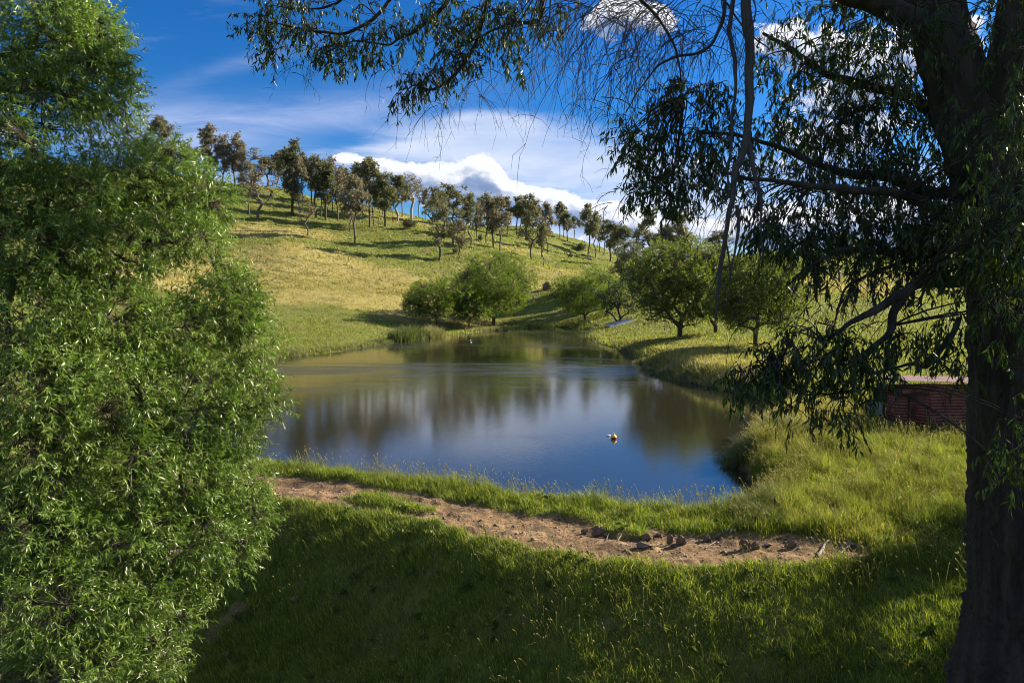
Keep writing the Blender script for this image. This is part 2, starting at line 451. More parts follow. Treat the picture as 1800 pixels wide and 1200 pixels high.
def sdist(xy, poly, closed=True):
    """distance to polygon edge; negative inside when closed"""
    xy = np.asarray(xy, float); x, y = xy[:, 0], xy[:, 1]
    best = np.full(len(xy), 1e18); ins = np.zeros(len(xy), bool); n = len(poly)
    for i in range(n if closed else n - 1):
        a, b = poly[i], poly[(i + 1) % n]; ab = b - a
        t = np.clip(((x - a[0]) * ab[0] + (y - a[1]) * ab[1]) / max(ab @ ab, 1e-12), 0, 1)
        d2 = (x - a[0] - t * ab[0]) ** 2 + (y - a[1] - t * ab[1]) ** 2
        best = np.minimum(best, d2)
        if closed:
            c = (a[1] > y) != (b[1] > y)
            xx = a[0] + (y - a[1]) / np.where(abs(b[1] - a[1]) < 1e-12, 1e-12, b[1] - a[1]) * (b[0] - a[0])
            ins ^= c & (x < xx)
    d = np.sqrt(best)
    return np.where(ins, -d, d)


def vnoise(xy, scale, seed=0, octv=3):
    """value noise on the ground plane"""
    out = np.zeros(len(xy)); amp, tot = 1.0, 0.0
    for o in range(octv):
        r_ = np.random.default_rng(seed * 31 + o); G = r_.random((256, 256))
        q = np.asarray(xy) * scale * 2 ** o; i = np.floor(q).astype(int); f = q - i; f = f * f * (3 - 2 * f)
        g = lambda a, b: G[(i[:, 0] + a) & 255, (i[:, 1] + b) & 255]
        v = (g(0, 0) * (1 - f[:, 0]) + g(1, 0) * f[:, 0]) * (1 - f[:, 1]) + (g(0, 1) * (1 - f[:, 0]) + g(1, 1) * f[:, 0]) * f[:, 1]
        out += amp * v; tot += amp; amp *= .5
    return out / tot


def sst(v, a, b):
    t = np.clip((v - a) / (b - a), 0, 1); return t * t * (3 - 2 * t)


track_poly = np.concatenate([lo_w, up_w[::-1]])
ISL = [[(600, 872), (650, 867), (715, 879), (768, 893), (762, 901), (700, 896), (625, 885)], [(1040, 921), (1090, 922), (1135, 932), (1125, 942), (1075, 940)]]
isl_w = [np.array([pix_level(a, b, ZC)[:2] for a, b in q]) for q in ISL]


def dirt_mask(xy):
    jit = np.stack([vnoise(xy, 2.2, 11, 3) - .5, vnoise(xy, 2.2, 12, 3) - .5], 1) * .42
    d = sst(-sdist(xy + jit, track_poly), -.06, .12)
    for q in isl_w: d *= sst(sdist(xy + jit, q), -.12, .08)
    # bare earth patches: bottom of the slope and beyond the right bank
    for a, b, z, rr in [(420, 1075, -1.2, .3), (375, 1085, -1.2, .28), (1705, 812, .9, .6), (1478, 964, .8, .62)]:
        c = pix_level(a, b, z)[:2]; e = np.hypot(*(xy - c).T) / rr + (vnoise(xy, 3, 5, 3) - .5) * 1.6
        d = np.maximum(d, .85 * sst(-e, -1.0, -.6))
    return d


def height(xy):
    xy = np.asarray(xy, float)
    z = tps(xy)
    r = np.hypot(xy[:, 0], xy[:, 1])
    # embankment falling away towards the camera
    ext = np.concatenate([[lo_w[0] + (lo_w[0] - lo_w[2]) * 6], lo_w, [[9, 10.2], [13, 8.5], [40, 3]]])
    s = sdist(xy, ext, closed=False)
    yl = np.interp(xy[:, 0], ext[:, 0], ext[:, 1])
    s = np.where(xy[:, 1] < yl, s, -s)
    fac = 1 - .72 * sst(xy[:, 0], 3.2, 7.5)
    front = sst(xy[:, 1], -30, -5)
    drop = .84 * (np.sqrt(np.maximum(s + .1, 0) ** 2 + .25) - .5) * (s > -.1)
    drop = np.minimum(drop, 9.0) * fac * front * sst(-np.abs(xy[:, 0] + 2), -26, -14)
    z = z - drop
    # relief
    near = 1 / (1 + (r / 40) ** 2)
    dm = dirt_mask(xy)
    z += (vnoise(xy, .8, 1, 3) - .5) * .22 * (1 - dm * .8) * sst(r, 4, 12) + (vnoise(xy, 4, 2, 3) - .5) * .07 * near
    z += (vnoise(xy, .06, 3, 3) - .5) * 1.8 * sst(r, 100, 190)
    z += (vnoise(xy * np.array([[1, 1.8]]), .28, 4, 3) - .5) * .85 * sst(r, 118, 190) * sst(-r, -700, -400)
    z += .16 * np.sin(z * 5.2 + 2.2 * vnoise(xy, .07, 6, 2) * 6) * sst(r, 125, 170) * (vnoise(xy, .05, 7, 2)) * sst(-r, -500, -350)
    z -= dm * .06
    z += (vnoise(xy, 3.0, 14, 4) - .5) * .13 * dm
    z += (vnoise(xy @ np.array([[.95, .3], [-.3, .95]]) * np.array([[.5, 3.2]]), 1.0, 15, 2) - .5) * .12 * dm
    zt = z
    sd = sdist(xy + np.stack([vnoise(xy, .6, 21, 3) - .5, vnoise(xy, .6, 22, 3) - .5], 1) * np.clip(r / 28, .3, 1.6)[:, None], shore)
    wd = np.clip(r * .045, .75, 2.2)
    z = np.where(sd > 0, .02 + (np.where(sd < 3.5, np.maximum(z, .12), z)) * sst(sd, -.25 * wd, wd), -.05 - np.minimum(-sd * .35, 1.6))
    return z, sd, dm


# polar sheet, fine in front of the camera
th = np.concatenate([np.linspace(-180, -60, 60, endpoint=False), np.linspace(-60, -42, 60, endpoint=False), np.linspace(-42, 42, 620, endpoint=False),
                     np.linspace(42, 60, 60, endpoint=False), np.linspace(60, 180, 61)])
th = np.radians(th)
rr = np.concatenate([np.geomspace(1.2, 8, 40, endpoint=False), np.geomspace(8, 30, 250, endpoint=False), np.geomspace(30, 380, 340, endpoint=False), np.geomspace(380, 2500, 50)])
RG, TG = np.meshgrid(rr, th, indexing='ij')
XY = np.stack([RG * np.sin(TG), RG * np.cos(TG)], -1).reshape(-1, 2)
Zf, SDf, DMf = height(XY)
nR, nT = len(rr), len(th)
Zg = Zf.reshape(nR, nT); SDg = SDf.reshape(nR, nT); DMg = DMf.reshape(nR, nT)


def look(xy, G=None):
    G = Zg if G is None else G
    xy = np.atleast_2d(xy); r = np.hypot(xy[:, 0], xy[:, 1]); t = np.arctan2(xy[:, 0], xy[:, 1])
    a = np.clip(np.interp(r, rr, np.arange(nR)), 0, nR - 1.001); b = np.clip(np.interp(t, th, np.arange(nT)), 0, nT - 1.001)
    i, j = a.astype(int), b.astype(int); f, g = a - i, b - j
    return (G[i, j] * (1 - f) + G[i + 1, j] * f) * (1 - g) + (G[i, j + 1] * (1 - f) + G[i + 1, j + 1] * f) * g


def ground(px, py, dmin=8.0, dmax=400.0):
    """where the sight line through a photograph pixel meets the ground"""
    d = np.geomspace(dmin, dmax, 1500); a = pix(px, py, 1.0)
    Pp = np.stack([a[0] * d, d, CAM_Z + (a[2] - CAM_Z) * d], 1)
    h = look(Pp[:, :2]); below = np.where(Pp[:, 2] <= h)[0]
    if len(below) == 0:
        k = int(np.argmin(Pp[:, 2] - h))
    else: k = below[0]
    return np.array([Pp[k, 0], Pp[k, 1], h[k]])


i, j = np.meshgrid(np.arange(nR - 1), np.arange(nT - 1), indexing='ij')
quads = np.stack([i * nT + j, (i + 1) * nT + j, (i + 1) * nT + j + 1, i * nT + j + 1], -1).reshape(-1, 4)
cap = np.array([np.arange(nT - 1)])
Vt = np.concatenate([XY, Zf[:, None]], 1)


# straw / green variation of the pasture, by place
def straw_mask(xy):
    out = np.zeros(len(xy))
    # long dry band across the left hillside, following it down to the far bank
    band = [ground(a, b)[:2] for a, b in [(300, 470), (420, 470), (520, 455), (600, 490), (680, 520), (740, 545)]]
    r = np.hypot(xy[:, 0], xy[:, 1])
    d = sdist(xy, np.array(band), False)
    out = np.maximum(out, 1.0 * sst(-d / np.clip(r * .12, 6, 24), -1.25, -.35))
    for a, b, rx, v in [(500, 405, 14, .75), (420, 500, 16, .95), (300, 480, 14, .9), (650, 505, 16, 1), (900, 440, 12, .5), (1000, 480, 12, .7), (900, 470, 14, .6), (960, 500, 7, .8),
                        (1450, 500, 14, .8), (1600, 490, 16, .6), (1240, 610, 5, .6), (1180, 640, 4.5, .8), (1150, 600, 5, .5), (1320, 640, 4, .6), (560, 345, 14, .5), (700, 385, 14, .5),
                        (1380, 730, 3, .8), (1340, 780, 2, .6), (1450, 720, 3, .5)]:
        c = ground(a, b)[:2]; e = np.hypot(*(xy - c).T) / (rx * 1.3)
        out = np.maximum(out, v * sst(-e, -1.3, -.4))
    n = vnoise(xy, .12, 8, 4) * .6 + vnoise(xy * np.array([[.5, 1.5]]), .5, 9, 3) * .4
    return np.clip(out * (.35 + 1.3 * n) + (n - .55) * 1.2 * sst(r, 40, 90), 0, 1)


STRf = straw_mask(XY)
m, t = mat_new('pasture')
tcn = t.new('ShaderNodeTexCoord'); pos = t.new('ShaderNodeNewGeometry').outputs['Position']
at1 = t.new('ShaderNodeAttribute', attribute_name='straw'); at2 = t.new('ShaderNodeAttribute', attribute_name='dirt')
at3 = t.new('ShaderNodeAttribute', attribute_name='shore')
nA = t.noise(pos, .35, 8, .62, .3); nB = t.noise(pos, 2.6, 8, .7, .2); nD = t.noise(pos, 14, 6, .7)
green = t.ramp(nB, [(.3, (.06, .085, .014)), (.5, (.12, .15, .026)), (.68, (.185, .215, .045))])
green = t.mix(t.sstep(nA, .4, .68), green, (.16, .15, .045))
straw = t.ramp(nB, [(.3, (.165, .145, .05)), (.5, (.28, .24, .082)), (.7, (.38, .335, .13))])
c = t.mix(t.sstep(t.m('ADD', at1.outputs['Fac'], t.m('MULTIPLY', t.m('SUBTRACT', nB, .5), .8)), .15, .75), green, straw)
dirt = t.ramp(nD, [(.28, (.10, .062, .033)), (.5, (.22, .145, .078)), (.7, (.36, .25, .145))])
dirt = t.mix(t.m('MULTIPLY', t.sstep(t.noise(pos, 1.8, 6, .65, .5), .46, .6), .75), dirt, (.085, .06, .036))
dirt = t.mix(t.m('MULTIPLY', t.sstep(t.noise(t.mapping(pos, rot=(0, 0, .3), scale=(.5, 2.2, 1)), 1.6, 5, .6), .55, .7), .7), dirt, (.40, .29, .19))
nW = t.noise(t.mapping(pos, scale=(1, 2.2, 1)), .11, 6, .65, .8); nS = t.noise(t.mapping(pos, rot=(0, 0, .2), scale=(.6, 2.6, 1)), .30, 6, .7, .4)
c = t.mix(t.m('MULTIPLY', t.sstep(nW, .54, .64), .6), c, (.055, .07, .018))
c = t.mix(t.m('MULTIPLY', t.sstep(nS, .62, .70), .55), c, (.24, .17, .11))
c = t.mix(at2.outputs['Fac'], c, dirt)
c = t.mix(t.sstep(at3.outputs['Fac'], .25, -.1), c, (.035, .028, .018))
b = t.new('ShaderNodeBsdfPrincipled'); t.put(b.inputs['Base Color'], c); b.inputs['Roughness'].default_value = .95
b.inputs['Specular IOR Level'].default_value = .15
bp = t.new('ShaderNodeBump'); bp.inputs['Strength'].default_value = .9
hh = t.m('ADD', t.m('MULTIPLY', nB, .35), t.m('MULTIPLY', nD, .08))
bp.inputs['Distance'].default_value = 1.0; t.l.new(t.m('MULTIPLY', hh, .45), bp.inputs['Height']); t.l.new(bp.outputs[0], b.inputs['Normal'])
o = t.new('ShaderNodeOutputMaterial'); t.l.new(b.outputs[0], o.inputs[0])
M['pasture'] = m
ground_o = mesh_np('ground', Vt, [quads, np.arange(nT - 1)[None, ::-1]], m, smooth=True, attrs={'straw': STRf, 'dirt': DMf, 'shore': SDf})
tagp(ground_o, kind='structure')
STRg = STRf.reshape(nR, nT)

# ------------------------------------------------------------------ pond water
m, t = mat_new('pond_water')
pos = t.new('ShaderNodeNewGeometry').outputs['Position']
rip = t.noise(t.mapping(pos, rot=(0, 0, .5), scale=(1.0, 1.7, 1)), 3.2, 5, .6, .4)
rip2 = t.noise(t.mapping(pos, rot=(0, 0, -.3), scale=(.8, 1.5, 1)), 9.0, 3, .6)
swell = t.noise(pos, .55, 2, .5)
gust = t.noise(t.mapping(pos, scale=(.035, .16, 1)), 1.0, 4, .55, .5)
sepw = t.new('ShaderNodeSeparateXYZ'); t.l.new(pos, sepw.inputs[0]); wy = sepw.outputs[1]
gb = t.noise(t.mapping(pos, rot=(0, 0, .06), scale=(.055, .30, 1)), 1.0, 7, .7, 1.2)
def lane(y0, hw): return t.m('SUBTRACT', 1.0, t.m('MULTIPLY', t.m('ABSOLUTE', t.m('SUBTRACT', wy, y0)), 1 / hw), clamp=True)
lanes = t.m('MAXIMUM', lane(54, 17), t.m('MULTIPLY', lane(76, 12), .85))
band = t.m('MAXIMUM', t.m('MULTIPLY', t.sstep(gust, .54, .68), .6), t.sstep(t.m('ADD', t.m('MULTIPLY', lanes, .42), gb), .68, .96))
bp = t.new('ShaderNodeBump'); bp.inputs['Distance'].default_value = 1.0
t.put(bp.inputs['Strength'], t.m('ADD', .42, t.m('MULTIPLY', band, .58)))
hgt = t.m('ADD', t.m('MULTIPLY', rip, .0042), t.m('ADD', t.m('MULTIPLY', rip2, .0034), t.m('MULTIPLY', swell, .0022)))
t.l.new(hgt, bp.inputs['Height'])
b = t.new('ShaderNodeBsdfPrincipled'); b.inputs['Base Color'].default_value = (.024, .023, .014, 1)
b.inputs['IOR'].default_value = 2.3; t.put(b.inputs['Roughness'], t.m('ADD', .008, t.m('MULTIPLY', band, .22)))
t.l.new(bp.outputs[0], b.inputs['Normal'])
o = t.new('ShaderNodeOutputMaterial'); t.l.new(b.outputs[0], o.inputs[0])
ctr = shore.mean(0)
wp = ctr + (shore - ctr) * 1.0
gx, gy = np.meshgrid(np.linspace(shore[:, 0].min() - 4, shore[:, 0].max() + 4, 70), np.linspace(shore[:, 1].min() - 3, shore[:, 1].max() + 3, 90), indexing='ij')
gv = np.stack([gx.ravel(), gy.ravel(), np.zeros(gx.size)], 1)
keep = sdist(gv[:, :2], shore) < 2.6
I, J = np.meshgrid(np.arange(69), np.arange(89), indexing='ij'); q = np.stack([I * 90 + J, (I + 1) * 90 + J, (I + 1) * 90 + J + 1, I * 90 + J + 1], -1).reshape(-1, 4)
q = q[keep[q].any(1)]
used = np.unique(q); remap = np.zeros(len(gv), int); remap[used] = np.arange(len(used))
water_o = mesh_np('water', gv[used], [remap[q]], m, smooth=True); tagp(water_o, kind='structure')
# ------------------------------------------------------------------ trees
def skeleton(nodes, parent, targets, step, r_, lift=.25, wob=.12):
    """grow branches from the node list to every target; returns nodes, parents"""
    N = [np.asarray(p, float) for p in nodes]; Pp = list(parent)
    root = N[0]
    order = np.argsort([np.linalg.norm(t - N[-1]) for t in targets])
    hop = [0.0] * len(N)
    for k in range(1, len(N)): hop[k] = hop[Pp[k]] + np.linalg.norm(N[k] - N[Pp[k]])
    ends = []
    for k in order:
        tg = np.asarray(targets[k], float); arr = np.array(N)
        dv = tg - arr; dist = np.linalg.norm(dv, axis=1)
        cost = dist + .28 * np.array(hop) + .9 * np.maximum(-dv[:, 2], 0) * .4
        i = int(np.argmin(cost)); D = dist[i]
        if D < 1e-6: continue
        n = max(1, int(round(D / step))); p0 = arr[i]
        side = r_.standard_normal(3) * wob * D; mid = (p0 + tg) / 2 + side + np.array([0, 0, lift * D * .35])
        last = i
        for s in range(1, n + 1):
            f = s / n; p = (1 - f) ** 2 * p0 + 2 * f * (1 - f) * mid + f * f * tg
            N.append(p); Pp.append(last); hop.append(hop[last] + D / n); last = len(N) - 1
        ends.append(last)
    return np.array(N), np.array(Pp), ends


def pipe_radii(N, Pp, tip, rbase, power=.5):
    n = len(N); w_ = np.zeros(n)
    child = np.zeros(n, int)
    for k in range(n - 1, 0, -1):
        if child[k] == 0: w_[k] = 1
        w_[Pp[k]] += w_[k]; child[Pp[k]] += 1
    r = tip * w_ ** power
    return r * (rbase / max(r[0], 1e-9)) ** np.clip(w_ / w_[0], 0, 1) if rbase else r


def nearest(Q, N):
    out = np.zeros(len(Q), int)
    for i in range(0, len(Q), 2000):
        out[i:i + 2000] = np.argmin(((Q[i:i + 2000, None] - N[None]) ** 2).sum(-1), 1)
    return out


def in_ball(r_, n, hollow=.45):
    v = norm(r_.standard_normal((n, 3))); rad = r_.random(n) ** (1 / 3)
    rad = hollow + (1 - hollow) * rad if hollow else rad
    return v * rad[:, None], v


def make_tree(name, label, cat, loc, trunk, lobes, n_tw, per, leaf, tip_r, base_r, mats, seed, group=None, droop=.3, up=.3, n_tg=90, twl=.35, step=.5,
              rz=0.0, lift=.25, hollow=.35, wob=.14, twig_r=.004, spread=.5, wood_min=0.0, fold=.25, hang=0.0, split_wood=False, skeleton_frac=1.0, bushy=1.0):
    """lobes: (x,y,z,rx,ry,rz,weight) in the tree's own coordinates"""
    r_ = np.random.default_rng(seed)
    lobes = np.array(lobes, float); wts = lobes[:, 6] / lobes[:, 6].sum()
    pick = r_.choice(len(lobes), n_tg, p=wts); pick[:len(lobes)] = np.arange(len(lobes))[:n_tg]
    v, _ = in_ball(r_, n_tg, 0); tg = lobes[pick, :3] + v * lobes[pick, 3:6] * .8
    tg[:, 2] = np.maximum(tg[:, 2], .15)
    tr = np.asarray(trunk, float); par = [0] + list(range(len(tr) - 1))
    N, Pp, ends = skeleton(tr, par, tg, step, r_, lift, wob)
    R = pipe_radii(N, Pp, tip_r, base_r)
    k = np.arange(1, len(N)); sel = k
    V, q = tubes(N[Pp[sel]], N[sel], R[Pp[sel]] * .97, R[sel], 6 if len(N) < 1500 else 5)
    wood = [(V, q)]
    # twigs, each with leaves along it
    pick = r_.choice(len(lobes), n_tw, p=wts); v, u = in_ball(r_, n_tw, hollow)
    base = lobes[pick, :3] + v * lobes[pick, 3:6]
    nn = nearest(base, N)
    far = np.linalg.norm(base - N[nn], axis=1)
    pull = np.clip(1 - .9 * bushy, 0, 1)
    base = N[nn] * pull + base * (1 - pull)
    V, q = tubes(N[nn], base, np.full(n_tw, twig_r * 1.5), np.full(n_tw, twig_r * .6), 3); wood.append((V, q))
    outd = norm(u * .8 + norm(base - N[nn]) * .8 + r_.standard_normal((n_tw, 3)) * spread + np.array([0, 0, up]))
    tl = twl * r_.uniform(.6, 1.3, n_tw)
    end = base + outd * tl[:, None] - np.array([0, 0, 1.]) * (hang * tl)[:, None]
    V, q = tubes(base, end, np.full(n_tw, twig_r * .6), np.full(n_tw, twig_r * .3), 3); wood.append((V, q))
    f = (np.arange(per) + r_.random((n_tw, per))) / per
    dirv = end - base
    bp_ = base[:, None] + dirv[:, None] * f[:, :, None]
    ld = norm(norm(dirv)[:, None] * .6 + r_.standard_normal((n_tw, per, 3)) * .6 - np.array([0, 0, droop]))
    n = n_tw * per
    LV, LF = leaves(bp_.reshape(-1, 3), ld.reshape(-1, 3), leaf[0] * r_.uniform(.6, 1.25, n), leaf[1] * r_.uniform(.7, 1.2, n), 0.05, r_, fold)
    root = empty(name, loc, rz); tagp(root, label, cat, group)
    WV, WF = join(wood)
    mesh_np('trunk', WV, WF, mats[0], root, smooth=True)
    mesh_np('crown', LV, [LF], mats[1], root)
    return root


def px_lobes(lst, origin, kd=1.0):
    """(px,py,rx,ry,depth,weight) as seen -> real ellipsoids relative to origin"""
    out = []
    for e in lst:
        px, py, rx, ry, d = e[:5]; wt = e[5] if len(e) > 5 else 1.0
        c = pix(px, py, d) - origin; a, b = rx / F * d, ry / F * d
        out.append((c[0], c[1], c[2], a, (a + b) / 2 * kd, b, wt * a * b))
    return out


# ---- the big willow-leaved tree at the left edge, close to the camera
o0 = np.array([-9.6, 10.2, float(look(np.array([[-9.6, 10.2]]))[0]) - .1])
L_ = [(40, 50, 160, 110, 11), (130, 110, 100, 100, 11), (60, 190, 130, 60, 10.6), (200, 165, 46, 50, 11.5), (165, 60, 45, 50, 11.2),
      (20, 330, 110, 80, 10), (130, 350, 100, 60, 10.4), (215, 320, 85, 75, 11), (300, 320, 75, 62, 11.4), (365, 355, 50, 52, 11.6), (290, 270, 40, 30, 11.4), (230, 232, 30, 26, 11.4),
      (60, 440, 130, 80, 9.7), (190, 440, 110, 70, 10.3), (290, 410, 70, 45, 10.8), (350, 420, 45, 34, 11),
      (60, 560, 130, 100, 9.4), (190, 560, 100, 80, 10), (300, 590, 80, 80, 10.6), (395, 540, 65, 72, 11.2), (380, 465, 28, 22, 11.2), (440, 600, 48, 55, 11.4), (420, 520, 35, 50, 11.3),
      (60, 680, 130, 100, 9), (200, 700, 120, 100, 9.8), (330, 700, 110, 95, 10.6), (440, 690, 45, 62, 11.2), (482, 712, 26, 14, 11.3), (400, 760, 60, 60, 11),
      (60, 800, 100, 80, 8.9), (190, 820, 120, 90, 9.6), (320, 830, 110, 90, 10.4), (420, 850, 50, 70, 11), (448, 905, 30, 42, 11.1),
      (60, 930, 110, 90, 8.8), (190, 940, 130, 80, 9.4), (320, 940, 100, 70, 10.1), (410, 965, 48, 42, 10.7), (350, 1010, 50, 40, 10.3),
      (70, 1060, 130, 90, 8.6), (200, 1060, 110, 70, 9.2), (290, 1075, 66, 58, 9.8), (100, 1170, 150, 70, 8.6), (250, 1160, 70, 55, 9.2),
      (-120, 100, 120, 150, 10.5, .5), (-120, 400, 120, 150, 9.8, .5), (-120, 700, 120, 150, 9.3, .5), (-120, 1000, 120, 150, 9, .5),
      (-30, 250, 120, 80, 9.6, .4), (60, 1300, 200, 90, 9, .3)]
lb = [(a, b, c, d * .87, e * .86, f * .86, g) for a, b, c, d, e, f, g in px_lobes(L_, o0, .9)]
tk = [(0, 0, 0), (.1, 0, 1.0), (.3, .1, 2.2), (.5, .1, 3.4), (.8, .2, 4.6), (1.0, .3, 6.0), (1.3, .4, 7.6), (1.7, .5, 9.0)]
make_tree('willow_tree', 'huge bright green narrow-leaved tree filling the left edge, close up on the embankment', 'tree', tuple(o0), tk, lb,
          17000, 16, (.096, .018), .009, .26, (M['bark_brown'], M['willow_leaf']), 3, droop=.45, up=.15, n_tg=420, twl=.32, step=.45, lift=.15, hollow=.30, twig_r=.0035, spread=.55, fold=.2)

# ---- the old gum at the right edge
o1 = np.array([6.85, 9.0, float(look(np.array([[6.85, 9.0]]))[0]) - .1])
gum = empty('gum_tree', tuple(o1)); tagp(gum, 'old gum with thick furrowed dark trunk at right edge and drooping leafy branches', 'tree')


def P1(lst):  # photograph pixels + distance -> gum's own coordinates
    return [pix(a, b, d) - o1 for a, b, d in lst]


V, q = limb(P1([(1812, 1500, 9), (1818, 1330, 9), (1822, 1200, 9), (1820, 1080, 9), (1812, 960, 9), (1800, 820, 9), (1790, 700, 9), (1783, 600, 9), (1770, 480, 9), (1748, 370, 9.05), (1715, 250, 9.1),
                   (1680, 140, 9.2), (1650, 40, 9.3), (1625, -60, 9.4), (1590, -180, 9.6), (1560, -300, 9.8), (1540, -420, 10)]),
            [1.35, 1.08, .93, .76, .68, .60, .55, .50, .45, .41, .38, .35, .33, .30, .25, .18, .1], 300, 110, .20, 5)
mesh_np('trunk', V, [q], M['bark_dark'], gum, smooth=True)
LB = [  # pts, r0, r1
    ([(1765, 420, 9), (1768, 330, 9), (1775, 220, 8.9), (1780, 110, 8.8), (1795, 0, 8.7), (1820, -150, 8.5), (1850, -300, 8.2)], .36, .2),
    ([(1700, 420, 9), (1660, 385, 8.9), (1625, 358, 8.8), (1580, 340, 8.7), (1524, 333, 8.6), (1460, 331, 8.5), (1400, 327, 8.4), (1330, 318, 8.3), (1270, 300, 8.2)], .085, .015),
    ([(1695, 330, 9), (1640, 340, 9.2), (1560, 315, 9.5), (1489, 307, 9.7), (1430, 285, 9.9), (1378, 262, 10), (1300, 240, 10.2), (1230, 235, 10.4)], .09, .015),
    ([(1660, 90, 9.2), (1600, 32, 9.0), (1540, 6, 8.8), (1480, -15, 8.6), (1400, -50, 8.4), (1310, -70, 8.2), (1180, -70, 8.2), (1040, -60, 8.6), (960, -40, 9)], .17, .05),
    ([(1765, 500, 9), (1707, 494, 8.7), (1633, 500, 8.4), (1583, 517, 8.2), (1533, 547, 8.0), (1493, 567, 7.9), (1450, 600, 7.8)], .10, .015),
    ([(1600, 510, 8.25), (1572, 545, 8.1), (1567, 580, 8.0), (1540, 610, 8.0), (1517, 630, 7.9), (1493, 670, 7.9), (1470, 705, 7.9)], .055, .012),
    ([(1570, 560, 8.1), (1565, 620, 8.0), (1560, 680, 8.0)], .025, .008),
    ([(1685, 560, 8.9), (1640, 640, 8.4), (1600, 640, 8.2), (1540, 655, 8.0)], .04, .01),
    ([(1500, 690, 7.9), (1450, 695, 7.9), (1400, 690, 7.9), (1350, 660, 8)], .02, .006),
    ([(1690, 300, 9.1), (1640, 200, 9.8), (1560, 160, 10.3), (1470, 140, 10.6), (1390, 90, 10.8), (1340, 60, 11)], .12, .02),
    ([(1735, 350, 9), (1650, 440, 8.8), (1560, 445, 8.7), (1480, 440, 8.6), (1420, 465, 8.5), (1385, 500, 8.5)], .06, .01),
    ([(1640, 450, 8.8), (1560, 470, 8.7), (1490, 500, 8.6), (1470, 560, 8.6), (1455, 610, 8.6)], .03, .006),
    # upper limb reaching far left above the picture, with its arms dipping into it
    ([(1620, -60, 9.5), (1500, -190, 10), (1350, -230, 10.5), (1150, -200, 11), (1000, -160, 11.5), (860, -120, 11.8), (700, -80, 12), (560, -50, 12.2)], .22, .04),
    ([(960, -140, 11.6), (950, -60, 11.6), (950, 0, 11.6), (947, 30, 11.6), (925, 40, 11.6), (900, 43, 11.6), (860, 60, 11.6), (820, 80, 11.6)], .05, .01),
    ([(880, -120, 11.7), (862, -40, 11.7), (857, 0, 11.7), (843, 60, 11.7), (827, 100, 11.7), (793, 140, 11.7), (760, 160, 11.7), (728, 150, 11.7), (705, 168, 11.7)], .055, .008),
    ([(800, -100, 11.9), (790, -30, 11.9), (787, 0, 11.9), (763, 30, 11.9), (727, 57, 11.9), (700, 68, 11.9), (677, 80, 11.9), (630, 72, 11.9), (590, 85, 11.9)], .05, .007),
    ([(720, -80, 12), (700, -20, 12), (687, 3, 12), (647, 43, 12), (600, 63, 12), (547, 57, 12), (505, 44, 12), (450, 40, 12)], .045, .007),
    ([(620, -60, 12.1), (610, -10, 12.1), (570, 12, 12.1), (530, 14, 12.1), (480, 5, 12.1)], .035, .007),
    ([(1080, -60, 8.5), (1110, -20, 8.6), (1160, 40, 9), (1190, 110, 9.4), (1200, 170, 9.6)], .03, .008),
]
gum_nodes = []
lv, lf = [], []
for k, (pts, r0, r1) in enumerate(LB):
    pl = P1(pts); n = len(pl)
    V, q = limb(pl, np.linspace(r0, r1, n), 14 + 8 * n, 12, .10, 20 + k, 4)
    # gentle wander
    V = V + (np.stack([vnoise(V[:, [0, 2]], 1.7, 40, 3), vnoise(V[:, [0, 2]], 1.9, 41, 3), vnoise(V[:, [0, 2]], 1.6, 42, 3)], 1) - .5) * .12
    mesh_np('limb', V, [q], M['bark_dark'], gum, smooth=True)
    sp = smooth_path(np.array(pl), 5 * n); sp = sp + (np.stack([vnoise(sp[:, [0, 2]], 1.7, 40, 3), vnoise(sp[:, [0, 2]], 1.9, 41, 3), vnoise(sp[:, [0, 2]], 1.6, 42, 3)], 1) - .5) * .12
    gum_nodes.append(sp)
gum_nodes = np.concatenate(gum_nodes)
